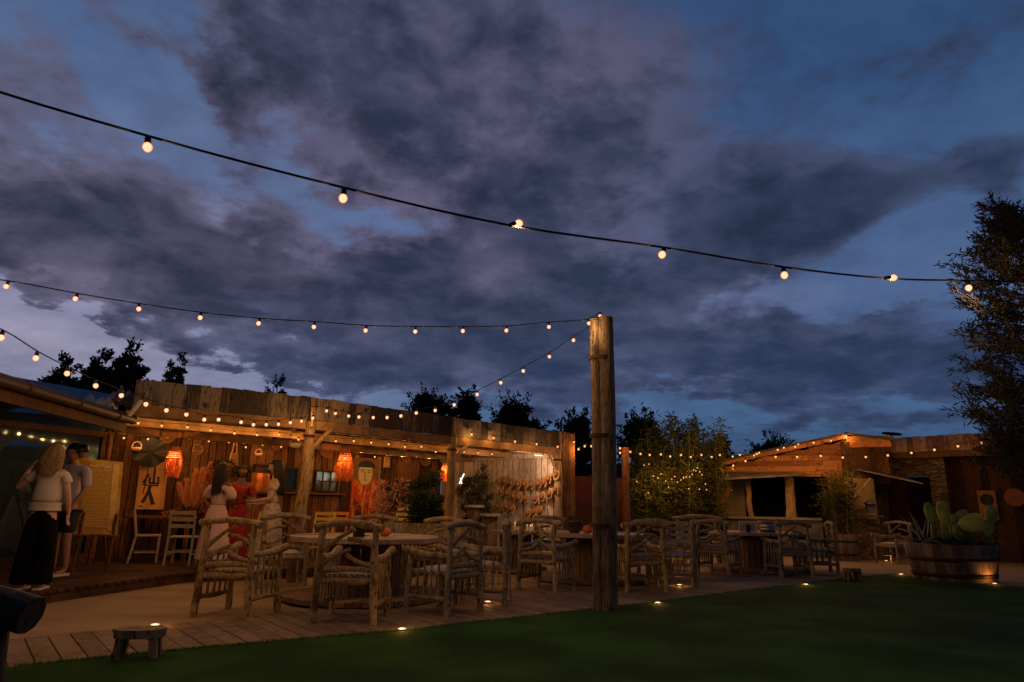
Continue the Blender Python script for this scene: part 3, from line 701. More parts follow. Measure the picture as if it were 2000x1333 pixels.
string_lights('row of small bulbs above the middle bay between the two pergola posts', depth_row(S7, 12.0, 15.0), .019, 1.25, 'small bulb rows under the pergola roof', far=True, wire=.003)
S8 = [(646, 878), (706, 883), (732, 893), (757, 888), (785, 891), (811, 892), (837, 895)]
string_lights('row of small bulbs on the wall above the painted face panel', depth_row(S8, 14.6, 16.2), .019, 1.25, 'small bulb rows under the pergola roof', far=True, wire=.003)
S9 = [(921, 849), (964, 856), (1006, 863), (1048, 868), (1089, 873), (1121, 864)]
string_lights('row of bulbs along the parapet right of the second pergola post', depth_row(S9, 13.1, 15.0), .023, .9, 'festoon strings tied to the pole and pergola', far=True, wire=.004)
S10 = [(1130, 878), (1142, 872), (1155, 872), (1211, 876), (1251, 887), (1291, 888), (1330, 889), (1370, 889), (1406, 889), (1445, 889), (1478, 887), (1519, 879), (1553, 873), (1589, 865), (1623, 861), (1653, 852)]
string_lights('upper string of bulbs over the bamboo, climbing the edge of the hut roof', depth_row(S10, 15.2, 18.4), .026, 1.6, far=True, wire=.004)
S11 = [(1211, 885), (1231, 883), (1269, 889), (1309, 892), (1349, 893), (1390, 893), (1431, 892), (1473, 890), (1483, 885), (1531, 875), (1559, 868)]
string_lights('second string of bulbs running just below the first over the bamboo towards the hut roof', depth_row(S11, 14.0, 18.5), .023, .9, far=True, wire=.003)
S12 = [(1384, 917), (1407, 916), (1432, 910), (1456, 901), (1515, 893), (1557, 893), (1603, 891), (1646, 894), (1691, 893), (1734, 890), (1780, 885), (1825, 879), (1871, 872), (1917, 865), (1970, 854)]
string_lights('string of bulbs across the orange gable of the hut and along the right-hand plank parapet', depth_row(S12, 19.0, 16.0), .028, 2.1, hang=(None, at(2030, 846, 15.6)), far=True, wire=.004)

# ------------------------------------------------------------------ the hut and the building on the right
hut = thing('wooden_hut', 'board-clad open bar hut with sloping roof and dark serving openings', 'hut', (0, 0, 0))
HL, HR = at(1392, 1000, 20.4), at(1664, 1000, 18.8); HL.z = HR.z = 0
hd = (HR - HL).normalized(); hn = V((hd.y, -hd.x, 0)); HLn = (HR - HL).length
def hbox(b, s0, s1, z0, z1, d0, d1): wall_box(b, s0, s1, z0, z1, d0, d1, HL, hd, hn)
def hz(u, v):
    s = V((0, 0, 0)); d0 = ray(u, v); k = d0.x / d0.y   # intersection with the front plane
    s_ = (k * HL.y - HL.x) / (hd.x - k * hd.y); p = HL + hd * s_; return s_, CH + d0.z * (p.y / d0.y)
# gable boards: horizontal planks clipped to the slope
sA, zA = hz(1398, 912); sB, zB = hz(1650, 858)
_, zlow = hz(1500, 930); s_open, z_open = hz(1615, 922)
b = MB(); z = 2.17; row = 0; rr = random.Random(9)
while z < zB:
    h = .15; z1 = z + h - .006
    s_lo = sA + max(0, (z + h * .5 - zA)) / (zB - zA) * (sB - sA) if z > zA - .05 else sA
    if s_lo < HLn - .1:
        cut = rr.uniform(s_lo + .5, HLn - .4) if HLn - s_lo > 1.6 else None
        for a0, a1 in ([(s_lo, cut - .003), (cut + .003, HLn)] if cut else [(s_lo, HLn)]):
            s_t = sA + max(0, (z1 - zA)) / (zB - zA) * (sB - sA) if a0 == s_lo and z1 > zA else a0
            o_ = rr.uniform(0, .006)
            lo = [HL + hd * q + hn * d_ for q, d_ in ((a0, 0), (a1, 0), (a1, .03 + o_), (a0, .03 + o_))]
            hi = [HL + hd * q + hn * d_ for q, d_ in ((s_t, 0), (a1, 0), (a1, .03 + o_), (s_t, .03 + o_))]
            b.prism([(p.x, p.y, z) for p in lo], [(p.x, p.y, z1) for p in hi])
    z += h
b.build('gable', M['hutboard'], hut)
b = MB(); z = 0.0; s_c, _ = hz(1618, 960)
while z < 2.16:
    hbox(b, s_c, HLn, z, z + .144, .0, .03 + rr.uniform(0, .006)); z += .15
b.build('side_panel', M['hutboard'], hut)
# roof: sloping up to the right, then a short fall beyond the ridge
b = MB(); s1_, z1_ = hz(1380, 908); s2_, z2_ = hz(1652, 848); s3_, z3_ = hz(1742, 860)
def rp(s, z, d): q = HL + hd * s + hn * d; return V((q.x, q.y, z))
for (sa, za, sb, zb) in ((s1_, z1_, s2_, z2_), (s2_, z2_, s3_, z3_)):
    lo = [rp(sa, za - .05, .35), rp(sb, zb - .05, .35), rp(sb, zb - .05, -4), rp(sa, za - .05, -4)]
    b.prism(lo, [p + V((0, 0, .07)) for p in lo])
b.build('roof', M['roofdark'], hut)
b = MB(); b.bar(rp(s1_, z1_ - .09, .33), rp(s2_, z2_ - .09, .33), .03, .13); b.build('verge_board', M['hutboard'], hut)
b = MB()
for k in range(7):
    t_ = .08 + k * .135; s = s1_ + (s2_ - s1_) * t_; z = z1_ + (z2_ - z1_) * t_ - .13
    b.bar(rp(s, z, .34), rp(s, z, .02), .09, .10)
b.build('rafter_ends', M['roofdark'], hut)
b = MB(); hbox(b, HLn, s3_ - .1, 2.0, z3_ - .1, -.6, -.57); b.build('dark_wall', M['brownboard'], hut)
b = MB(); hbox(b, HLn + .02, s3_ - .05, 2.95, 3.25, .05, .3); b.build('eave_box', M['hutboard'], hut)
# interior, posts, counter, canopy
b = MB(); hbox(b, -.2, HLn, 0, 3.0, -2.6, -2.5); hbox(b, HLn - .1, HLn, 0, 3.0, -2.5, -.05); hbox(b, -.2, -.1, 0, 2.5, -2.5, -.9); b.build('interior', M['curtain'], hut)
b = MB(); hbox(b, -.1, .85, 0, 2.15, -.9, -.8); b.build('plaster_wall', M['plaster'], hut)
for u, r_, bt in ((1462, .085, 2.12), (1543, .14, 2.2), (1402, .07, 2.1)):
    s, _ = hz(u, 980); p = HL + hd * s - hn * .12; b = MB(); log_post(b, (p.x, p.y), 0, bt, r_ * 1.1, r_, int(u)); b.build('post', M['post'], hut)
s, _ = hz(1404, 980); b = MB(); b.bar(rp(s, 1.30, .0), rp(s + .5, 2.1, .0), .09, .09, up=(0, 1, 0)); b.build('brace', M['hutboard'], hut)
p = rp(HLn + .02, 0, .06); b = MB(); log_post(b, (p.x, p.y), 0, 3.2, .12, .09, 33); b.build('post', M['post'], hut)
b = MB()
cz = [rp(hz(1410, 940)[0], 2.06, .75), rp(hz(1500, 935)[0], 2.13, .75), rp(hz(1570, 930)[0], 2.2, .55), rp(hz(1570, 930)[0], 2.26, .03), rp(hz(1410, 940)[0], 2.28, .03)]
b.prism([p - V((0, 0, .02)) for p in cz], [p + V((0, 0, .03)) for p in cz]); b.build('canopy', M['tin'], hut)
b = MB(); s0_, _ = hz(1396, 1010); s9_, _ = hz(1606, 1010); hbox(b, s0_, s9_, .98, 1.04, -.25, .55); b.build('counter_top', M['spooltop'], hut)
b = MB(); planks(b, HL + hd * s0_ + hn * .45, HL + hd * s9_ + hn * .45, 0, .98, .12, .2, .03, 90, 0, side=-1); b.build('counter_front', M['tin'], hut)

rb = thing('plank_building', 'low building with plank parapet, rubble stone walls and dark doors at the right', 'building', (0, 0, 0))
Q0, Q1, Q2 = V((10.72, 19.25, 0)), V((12.25, 17.7, 0)), V((16.2, 14.6, 0))
qd = (Q1 - Q0).normalized(); qn = V((qd.y, -qd.x, 0))
b = MB(); planks(b, Q0, Q1, 2.88, 3.30, .12, .19, .025, 101, .015, side=-1); planks(b, Q1, Q2, 2.88, 3.30, .12, .19, .025, 102, .015, side=-1); b.build('parapet', M['fascia2'], rb)
b = MB(); lo = [Q0 + V((0, 0, 3.2)), Q1 + V((0, 0, 3.2)), Q2 + V((0, 0, 3.2)), Q2 + V((3, 4, 3.2)), Q0 + V((3, 4, 3.2))]
b.prism(lo, [p + V((0, 0, .05)) for p in lo]); b.build('roof', M['roofdark'], rb)
b = MB(); b.bar(Q0 - qn * .1 + V((0, 0, 2.80)), Q1 - qn * .1 + V((0, 0, 2.80)), .08, .15); b.bar(Q1 - qn * .1 + V((0, 0, 2.80)), Q2 - qn * .1 + V((0, 0, 2.80)), .08, .15); b.build('beam', M['ceiling'], rb)
# walls a metre behind the parapet
def backp(p, d): return p - qn * d
Wl, Wr = backp(Q0, 1.6) - qd * .2, backp(Q2, 1.6)
b = MB(); planks(b, backp(Q1, 1.2) - qd * 1.0, backp(Q2, 1.2), 0, 2.9, .16, .26, .03, 103, 0, side=-1); b.build('board_wall', M['darkboard'], rb)
b = MB(); pp = [backp(Q1, 1.26) - qd * 1.0, backp(Q2, 1.26), backp(Q2, 1.4), backp(Q1, 1.4) - qd * 1.0]; b.prism([(x.x, x.y, 0) for x in pp], [(x.x, x.y, 3.1) for x in pp]); b.build('wall_core', M['curtain'], rb)
def srb(u, back):
    d0 = ray(u, 980); k = d0.x / d0.y; o = backp(Q0, back); s = (k * o.y - o.x) / (qd.x - k * qd.y); return o + qd * s
def rbox(b, u0, u1, z0, z1, back, th):
    p, q = srb(u0, back), srb(u1, back); pp = [p, q, q + qn * th, p + qn * th]
    b.prism([(x.x, x.y, z0) for x in pp], [(x.x, x.y, z1) for x in pp])
b = MB(); rbox(b, 1712, 1735, 0, 3.15, .5, .5); b.build('stone_pier', M['stone'], rb)
b = MB(); rbox(b, 1735, 1830, 2.25, 3.0, 1.0, .3); rbox(b, 1828, 1860, 0, 3.0, 1.0, .35); b.build('stone_wall', M['stone'], rb)
b = MB(); rbox(b, 1736, 1776, 0, 2.25, 1.05, .05); b.build('door', M['redwall'], rb)
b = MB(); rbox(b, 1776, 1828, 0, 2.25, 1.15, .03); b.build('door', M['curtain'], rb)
b = MB(); p, q = at(1664, 1000, 18.4), at(1713, 1000, 18.6)
pp = [V((p.x, p.y, 0)), V((q.x, q.y, 0)), V((q.x, q.y + .25, 0)), V((p.x, p.y + .25, 0))]
b.prism([(x.x, x.y, 1.05) for x in pp], [(x.x, x.y, 2.12) for x in pp]); b.build('plaster_wall', M['plaster'], rb)
b = MB(); b.prism([(x.x, x.y + .04, 2.12) for x in pp], [(x.x, x.y + .04, 3.1) for x in pp]); b.build('dark_wall', M['ceiling'], rb)
b = MB(); pp = [x + V((0, -.08 if i < 2 else 0, 0)) for i, x in enumerate(pp)]; b.prism([(x.x, x.y, 0) for x in pp], [(x.x, x.y, 1.05) for x in pp]); b.build('stone_base', M['stone'], rb)
b = MB(); b.bar(at(1672, 1009, 18.25), at(1722, 1009, 18.3), .2, .04); b.build('stone_cap', M['tin'], rb)
b = MB(); aw = [at(1662, 914, 18.6), at(1738, 930, 18.0), at(1803, 944, 17.6), at(1760, 930, 19.2), at(1690, 912, 19.6)]
b.prism([p - V((0, 0, .03)) for p in aw], aw); b.build('awning', M['tin'], rb)
b = MB(); b.branch(at(1666, 978, 18.2), at(1700, 935, 18.1), .035, seed=4); b.build('brace', M['post'], rb)
# satellite dish on the roof
dr = thing('satellite_dish', 'flat dark oval satellite dish on a short mast above the right-hand parapet', 'satellite dish', at(1743, 858, 19.6))
b = MB(); pr = [(0, .02), (.28, .02), (.31, .0), (.28, -.03), (0, -.03)]; b.lathe([(r_ * .95, z) for r_, z in pr], 28); b.tf(Matrix.Translation((0, 0, .16)) @ Matrix.Rotation(R(5), 4, 'Y') @ Matrix.Diagonal((1, .6, 1, 1))); b.build('dish', M['dish'], dr)
b = MB(); b.tube([(0, 0, -.15), (0, 0, .14)], .02, 8); b.tube([(-.08, 0, .05), (.0, 0, .13)], .012, 6); b.build('mast', M['steel'], dr)
# fences between the pergola and the hut
fb = MB(); planks(fb, at(1118, 1000, 16.6) * V((1, 1, 0)) if 0 else V((at(1110, 1000, 16.6).x, 16.6, 0)), V((at(1226, 1000, 17.5).x, 17.5, 0)), 0, 1.95, .5, .6, .04, 120, 0)
tag(fb.build('board_fence', M['redwall']), 'dark red board fence between the pergola end and the bamboo', 'fence')
p = at(1228, 1000, 16.2); fb = MB(); fb.box((p.x - .13, 16.1, 0), (p.x + .02, 16.3, 2.62)); tag(fb.build('square_post', M['brownboard']), 'square timber post at the left edge of the bamboo', 'post')
fb = MB(); planks(fb, V((at(1236, 1000, 19.5).x, 19.5, 0)), V((at(1400, 1000, 20.5).x, 20.5, 0)), 0, 1.95, .14, .2, .03, 121, .02)
tag(fb.build('plank_fence', M['hutboard']), 'orange brown plank fence behind the bamboo left of the hut', 'fence')

# ------------------------------------------------------------------ rustic branch armchairs
def make_chair(name, label, m, seed, mirror=1, cushion=True):
    t = thing(name, label, 'chair'); r = random.Random(seed); S = mirror; BR[0] = 1.16
    xr, yr, yf = .285, -.27, .27
    for s in (-1, 1):
        b = MB(); b.branch((s * (xr + .035), yr - .05, 0), (s * xr * .98, yr - .03, .99), .036, .029, bow=r.uniform(-.012, .012), up=(1, 0, 0), seg=9, seed=seed + 3 + s); b.build('rear_leg', m, t)
        b = MB(); b.branch((s * (xr + .03), yf + .02, 0), (s * (xr + .01), yf, .68), .034, .028, bow=r.uniform(-.012, .012), up=(1, 0, 0), seg=8, seed=seed + 7 + s); b.build('front_leg', m, t)
        b = MB(); b.branch((s * (xr - .01), yr - .05, .665), (s * (xr + .03), yf + .10, .715), .030, .036, bow=-.03, seg=7, seed=seed + 11 + s); a = b.build('armrest', m, t)
        b = MB()
        for k in range(4):
            y = yr + .11 + k * .105; b.branch((s * (xr + .015), y, .20), (s * (xr + .008), y + r.uniform(-.015, .015), .66), .0125, .011, bow=r.uniform(-.008, .008), seg=5, seed=seed + 20 + k, n=7)
        b.build('spindles', m, a)
        b = MB(); b.branch((s * (xr + .02), yr - .03, .19), (s * (xr + .02), yf + .02, .185), .026, .022, seg=5, seed=seed + 31 + s); b.build('stretcher', m, t)
    b = MB(); b.branch((-.385 * S, yr - .03, .985), (.365 * S, yr - .03, .975), .036, .033, bow=.045 + r.uniform(-.01, .015), seg=10, seed=seed + 40, n=10); b.build('top_rail', m, t)
    b = MB(); y = yr - .03
    for (x0, z0, x1, z1, bw_, rr_) in ((-.27, .74, .06, .965, .02, .021), (-.02, .86, .27, .775, .025, .021), (-.27, .60, .02, .755, .012, .020), (-.02, .70, .27, .60, -.03, .021)):
        b.branch((x0 * S, y + r.uniform(-.012, .012), z0), (x1 * S, y + r.uniform(-.012, .012), z1), rr_ * 1.05, rr_ * .9, bow=bw_, seg=7, seed=seed + int(z0 * 100), n=8)
    b.build('back_lattice', m, t)
    b = MB(); b.branch((-.28, yr - .025, .535), (.28, yr - .025, .54), .030, .026, bow=.01, seg=7, seed=seed + 50); b.branch((-.28, yr - .03, .425), (.28, yr - .03, .43), .030, .026, bow=-.006, seg=7, seed=seed + 51); b.build('back_rails', m, t)
    b = MB()
    b.branch((-.27, yf, .425), (.27, yf, .43), .026, seg=5, seed=seed + 60)
    for k in range(9):
        x = -.245 + k * .061; b.branch((x, yr, .455), (x, yf + .02, .46), .024, seg=4, seed=seed + 61 + k, n=7)
    st = b.build('seat', m, t)
    if cushion:
        b = MB(); n_ = 8
        for i in range(n_): pass
        cx, cy, hz_ = .235, .225, .045
        prof = [(-1, 0), (-.97, .6), (-.85, 1), (.85, 1), (.97, .6), (1, 0)]
        vs = []; N = 9
        for j in range(N):
            v_ = -1 + 2 * j / (N - 1)
            for i in range(N):
                u_ = -1 + 2 * i / (N - 1)
                h = (1 - u_ ** 6) * (1 - v_ ** 6); rr2 = 1 - .06 * (u_ * u_ * v_ * v_)
                vs.append((u_ * cx * rr2, v_ * cy * rr2, .478 + hz_ * (.25 + .75 * h)))
        fs = [(j * N + i, j * N + i + 1, (j + 1) * N + i + 1, (j + 1) * N + i) for j in range(N - 1) for i in range(N - 1)]
        low = [(x, y_, .478) for x, y_, z in vs]
        b.add(vs, fs, True); b.add(low, [f[::-1] for f in fs])
        ring = [i for i in range(N)] + [j * N + N - 1 for j in range(1, N)] + [(N - 1) * N + i for i in range(N - 2, -1, -1)] + [j * N for j in range(N - 2, 0, -1)]
        b.add([vs[i] for i in ring] + [low[i] for i in ring], [(k, len(ring) + k, len(ring) + (k + 1) % len(ring), (k + 1) % len(ring)) for k in range(len(ring))])
        b.build('cushion', M['cushion'], t)
    BR[0] = 1.0
    return t
GR = 'rustic branch armchairs around the spool tables'
_cp = {}
def chair(x, y, rz, label, var=0, sx=1.0, sz=1.0):
    if var not in _cp:
        m, sd, mi, cu = ((M['chair'], 100, 1, True), (M['chair2'], 300, 1, False), (M['chair'], 500, -1, True), (M['chair2'], 700, 1, True), (M['shadewood'], 500, -1, False))[var]
        o = _cp[var] = make_chair('branch_armchair', label, m, sd, mi, cu)
    else: o = copy_tree(_cp[var])
    o.location = (x + math.sin(R(rz)) * -.27 * (1 if 1 else 0), y + math.cos(R(rz)) * .27, .012); o.rotation_euler = (0, 0, R(rz)); o.scale = (sx * .97, .97, .945 * sz)
    o['label'] = label; o['group'] = GR
    return o
# x, y: middle of the rear legs
chair(-2.97, 7.46, -12, 'honey coloured branch armchair, its back to the lawn, left of the largest spool table', 1)
chair(-1.63, 7.16, -4, 'branch armchair with its back to the lawn, closest to the camera before the largest table', 3)
chair(-.50, 7.92, 57, 'branch armchair turned sideways at the right side of the large spool table', 0)
chair(-.04, 8.80, 86, 'branch armchair seen edge on with a lit lamp on the ground at its foot', 2)
chair(-3.38, 10.45, -158, 'branch armchair behind the left side of the large spool table, facing the lawn', 0)
chair(-2.12, 11.0, 178, 'branch armchair centred behind the large spool table under the painted face panel', 2)
chair(-.97, 10.35, 152, 'branch armchair behind the right of the largest spool table before the dark bush', 3)
chair(.44, 10.08, -32, 'branch armchair seen from behind between the hat wall and the wooden pole', 2)
chair(.80, 13.6, 186, 'branch armchair with curved rail right below the hats, beyond the middle spool table', 0)
chair(2.02, 10.25, 14, 'branch armchair with an orange lit leg just right of the wooden pole', 3)
chair(2.66, 12.7, 152, 'pale branch armchair behind the chair that stands right of the pole', 2)
chair(2.98, 11.25, 72, 'dark branch armchair edge on, left of the white slatted chair', 0)
chair(3.92, 13.28, -40, 'branch armchair seen from behind at the left of the farthest spool table', 2)
chair(4.35, 15.9, 176, 'wide branch seat with a high arched rail in front of the bamboo', 0, 1.55, 1.06)
chair(5.36, 13.0, 8, 'branch armchair seen from behind at the right of the farthest spool table', 0)
chair(6.55, 14.1, 78, 'branch armchair side on beyond the farthest spool table, left of the barrel of bamboo', 2)
chair(9.85, 17.4, 115, 'branch armchair standing before the rubble stone base left of the cactus planter', 2)
chair(10.15, 12.9, 140, 'dark branch armchair cut by the right edge of the picture behind the cactus planter', 0)
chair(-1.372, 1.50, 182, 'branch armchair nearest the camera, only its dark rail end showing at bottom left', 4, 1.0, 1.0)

# ------------------------------------------------------------------ spool tables
def spool(name, label, x, y, R1=.95, R0=1.0, Rd=.46, h=.775, grp='cable spool tables'):
    t = thing(name, label, 'table', (x, y, .0), rnd.random() * 3, grp)
    def disc(Rr, z0, z1, nb, seed):
        b = MB(); r = random.Random(seed); w = 2 * Rr / nb
        for i in range(nb):
            x0 = -Rr + i * w + .003; x1 = -Rr + (i + 1) * w - .003; k = 7; top = []; 
            for j in range(k): xx = x0 + (x1 - x0) * j / (k - 1); top.append((xx, math.sqrt(max(1e-4, Rr * Rr - xx * xx))))
            loop = top + [(a, -c) for a, c in top[::-1]]; dz = r.uniform(-.002, .002)
            b.prism([(a, c, z0) for a, c in loop[::-1]], [(a, c, z1 + dz) for a, c in loop[::-1]])
        return b
    disc(R1, h - .055, h, 12, 1).build('tabletop', M['spooltop'], t)
    disc(R0, .03, .085, 12, 2).build('base_flange', M['spool'], t)
    b = MB(); n_ = 26; r = random.Random(4)
    for i in range(n_):
        a0 = 2 * PI * i / n_ + .012; a1 = 2 * PI * (i + 1) / n_ - .012; o = r.uniform(-.006, .006)
        q = [((Rd + o) * math.cos(a0), (Rd + o) * math.sin(a0)), ((Rd + o) * math.cos(a1), (Rd + o) * math.sin(a1)), ((Rd - .03) * math.cos(a1), (Rd - .03) * math.sin(a1)), ((Rd - .03) * math.cos(a0), (Rd - .03) * math.sin(a0))]
        b.prism([(a, c, .085) for a, c in q], [(a, c, h - .055) for a, c in q])
    b.build('drum', M['spool'], t)
    b = MB(); b.lathe([(.05, h + .001), (.06, h + .004), (.0, h + .006)], 12); b.build('hub', M['rust'], t)
    return t
spool('spool_table', 'largest nearest cable spool table with a black candle cube and a pumpkin', -1.85, 9.05)
spool('spool_table', 'cable spool table half hidden behind the wooden pole, with a plant pot', 1.45, 11.85)
spool('spool_table', 'farthest large cable spool table with a metal bucket, before the hut counter', 5.15, 14.35)
spool('high_spool_table', 'tall small spool table with round reddish top by the bushes left of the hats', -.78, 15.6, .23, .26, .13, 1.20, None)
spool('high_spool_table', 'tall small spool table with dark top directly below the lowest hats', -.40, 15.3, .24, .26, .15, 1.02, None)
spool('spool_table', 'low spool table with white candle lanterns, behind chairs below the hat wall', .15, 13.2, .55, .6, .3, .74)
# things on the tables
def pumpkin(label, loc, r):
    t = thing('pumpkin', label, 'pumpkin', loc, .3, 'small orange pumpkins on the spool tables'); b = MB(); n = 40; m = 12; vs = []
    for i in range(m + 1):
        th = PI * i / m
        for j in range(n):
            ph = 2 * PI * j / n; k = 1 - .10 * abs(math.cos(ph * 5)) ** .5 * math.sin(th) if 0 else 1 - .09 * (1 - abs(math.sin(ph * 4.5)))
            zz = math.cos(th) * .78 - .22 * math.exp(-(math.sin(th) / .3) ** 2) * (1 if math.cos(th) > 0 else -.3)
            vs.append((r * k * math.sin(th) * math.cos(ph), r * k * math.sin(th) * math.sin(ph), r * (.76 + zz)))
    b.add(vs, [(i * n + j, (i + 1) * n + j, (i + 1) * n + (j + 1) % n, i * n + (j + 1) % n) for i in range(m) for j in range(n)], True)
    b.build('flesh', M['pumpkin'], t); b = MB(); b.tube([(0, 0, r * 1.2), (.004, 0, r * 1.45), (.02, .004, r * 1.62)], [.016 * r / .1, .010, .012], 7); b.build('stalk', M['stem'], t)
q = at(752, 1040, 8.9); pumpkin('small orange pumpkin on the largest spool table', (q.x, q.y, .777), .078)
q = at(1148, 1038, 11.4); pumpkin('small orange pumpkin beside the plant pot, left of the wooden pole', (q.x, q.y, .777), .088)
q = at(701, 1040, 8.7); t = thing('candle_cube', 'black cube candle holder standing on the largest spool table', 'candle holder', (q.x, q.y, .777), .5)
b = MB(); w = .058
for s0 in ((-w, -w, w, -w + .006), (-w, w - .006, w, w), (-w, -w + .006, -w + .006, w - .006), (w - .006, -w + .006, w, w - .006)): b.box((s0[0], s0[1], 0), (s0[2], s0[3], .125))
b.box((-w + .006, -w + .006, 0), (w - .006, w - .006, .006)); b.build('holder', M['black'], t)
b = MB(); b.lathe([(0, .07), (.03, .07), (.032, .066), (.032, .006)], 16); b.build('candle', M['white'], t)
def leafy(b, c, n, rx, ry, rz_, L, W, seed, droop=0):
    r = random.Random(seed); c = V(c)
    for _ in range(n):
        d = V((r.gauss(0, 1), r.gauss(0, 1), r.gauss(0, 1))).normalized(); k = r.random() ** .4
        p = c + V((d.x * rx * k, d.y * ry * k, d.z * rz_ * k)); dd = (d + V((r.gauss(0, .6), r.gauss(0, .6), r.gauss(0, .6) - droop))).normalized()
        b.leaf(p, dd, L * r.uniform(.6, 1.3), W * r.uniform(.7, 1.2), r)
q = at(1122, 1040, 11.6); t = thing('plant_pot', 'grey pot with a small drooping plant on the spool table left of the pole', 'plant pot', (q.x, q.y, .777))
b = MB(); b.lathe([(0, .0), (.085, 0), (.125, .17), (.135, .17), (.135, .19), (.115, .19), (.11, .15), (0, .15)], 24); b.build('pot', M['tin'], t)
b = MB(); leafy(b, (.02, 0, .22), 70, .16, .12, .05, .07, .03, 3); b.build('leaves', M['leafgreen'], t)
q = at(1461, 1040, 14.0); t = thing('framed_card', 'white framed card standing on the farthest spool table left of the bucket', 'card holder', (q.x, q.y, .777), -.25)
b = MB(); b.box((-.17, -.01, 0), (.17, .01, .02)); b.box((-.17, -.01, .19), (.17, .01, .21)); b.box((-.17, -.01, .02), (-.15, .01, .19)); b.box((.15, -.01, .02), (.17, .01, .19)); b.build('frame', M['white'], t)
b = MB(); b.box((-.15, .002, .02), (.15, .008, .19)); b.build('card', M['whitewood'], t); b = MB(); b.lathe([(0, 0), (.035, 0), (.04, .14), (0, .15)], 12, (.0, -.06, 0)); b.build('cup', M['soil'], t)
q = at(1500, 1040, 14.1); t = thing('metal_bucket', 'ribbed shiny metal bucket on the farthest spool table', 'bucket', (q.x, q.y, .777))
b = MB(); b.lathe([(0, 0), (.15, 0), (.155, .05), (.163, .055), (.158, .06), (.165, .11), (.172, .115), (.168, .12), (.175, .2), (.185, .205), (.18, .215), (.165, .2), (.15, .02)], 32); b.build('pail', M['steel'], t)
b = MB(); b.tube([(.18, 0, .2), (.2, 0, .14), (.18, 0, .12)], .006, 6); b.build('handle', M['steel'], t)
for i, (u, v, y) in enumerate(((700, 0, 0),)): pass
q = at(1414, 1035, 13.9); t = thing('dark_vase', 'small dark vase at the left side of the farthest spool table', 'vase', (q.x, q.y, .777))
b = MB(); b.lathe([(0, 0), (.05, 0), (.075, .07), (.06, .15), (.045, .19), (.055, .21), (.04, .2), (.03, .1)], 20); b.build('body', M['black'], t)
b = MB(); b.lathe([(.045, .19), (.058, .215), (.06, .21)], 20); b.build('lip', M['rust'], t)
LG = 'white candle lanterns below the hat wall'
for i, (x, y, lab) in enumerate(((-.05, 12.95, 'left white candle lantern on the low spool table below the hats'), (.42, 13.1, 'right white candle lantern on the low spool table below the hats'), (.2, 13.55, 'rear white candle lantern on the low spool table below the hats'))):
    t = thing('candle_lantern', lab, 'lantern', (x, y, .742), .3 * i, LG); b = MB(); w = .05
    for sx in (-w, w):
        for sy in (-w, w): b.box((sx - .007, sy - .007, .012), (sx + .007, sy + .007, .15))
    b.box((-w - .01, -w - .01, 0), (w + .01, w + .01, .012)); b.box((-w - .01, -w - .01, .15), (w + .01, w + .01, .165)); b.build('frame', M['white'], t)
    b = MB(); b.tube([(-.03, 0, .165), (-.025, 0, .21), (.025, 0, .21), (.03, 0, .165)], .004, 6); b.build('handle', M['white'], t)
    b = MB(); b.lathe([(0, .08), (.024, .08), (.025, .012)], 14); c_ = b.build('candle', M['white'], t)
    b = MB(); b.lathe([(0, .085), (.006, .092), (.004, .105), (0, .115)], 8); b.build('flame', M['spotlit'], c_); lamp('flame_light', (0, 0, .13), .12, parent=t)

# ------------------------------------------------------------------ slatted painted chairs, bench and deck table
def slat_chair(label, x, y, z, rz, m, grp, nsl=3):
    t = thing('slatted_chair', label, 'chair', (x, y, z), R(rz), grp)
    for s in (-1, 1):
        b = MB(); b.bar((s * .19, -.24, 0), (s * .19, -.17, .45), .03, .035, up=(0, 1, 0)); b.bar((s * .19, -.17, .45), (s * .19, -.25, .86), .03, .035, up=(0, 1, 0)); b.build('rear_leg', m, t)
        b = MB(); b.box((s * .19 - .016, .165, 0), (s * .19 + .016, .2, .43)); b.build('front_leg', m, t)
    b = MB(); b.box((-.215, -.185, .43), (.215, .21, .452)); b.build('seat', m, t)
    b = MB()
    for k in range(nsl): z_ = .62 + k * .105; y_ = -.203 - k * .022; b.bar((-.175, y_, z_), (.175, y_, z_), .014, .062, up=(0, 0, 1))
    b.build('back_slats', m, t)
    b = MB(); b.box((-.174, -.2, .2), (.174, -.18, .225)); b.box((-.174, .172, .2), (.174, .19, .225)); b.box((-.2, -.17, .16), (-.18, .165, .18)); b.box((.18, -.17, .16), (.2, .165, .18)); b.build('stretchers', m, t)
SG = 'painted slatted chairs under the pergola'
slat_chair('white slatted chair side on, left of the deck table below the calligraphy sign', at(295, 1000, 11.9).x, 11.9, .145, -62, M['whitewood'], SG)
slat_chair('white slatted chair from behind, between the deck table and the honey armchair', at(366, 1000, 11.6).x, 11.6, .145, 10, M['whitewood'], SG)
slat_chair('yellow slatted chair behind the woman in the patterned dress', at(508, 1000, 12.6).x, 12.6, .145, 160, M['yellow'], SG, 3)
slat_chair('yellow slatted chair under the lit window', at(628, 1000, 13.4).x, 13.4, .145, 175, M['yellow'], SG, 3)
slat_chair('orange slatted chair right of the yellow one under the lit window', at(655, 1000, 14.0).x, 14.0, .145, 175, M['orangepaint'], SG, 3)
slat_chair('yellow slatted chair between the dried flowers and the dark bush', at(797, 1000, 14.6).x, 14.6, .145, 200, M['yellow'], SG, 4)
slat_chair('white slatted chair standing between two branch armchairs right of the pole', at(1326, 1000, 12.6).x, 12.6, .012, 170, M['whitewood'], None, 4)
t = thing('deck_table', 'dark rectangular table on the deck between the two white chairs', 'table', (at(325, 1000, 12.4).x, 12.4, .145), R(8))
b = MB(); b.box((-.55, -.36, .71), (.55, .36, .745)); b.build('tabletop', M['brownboard'], t)
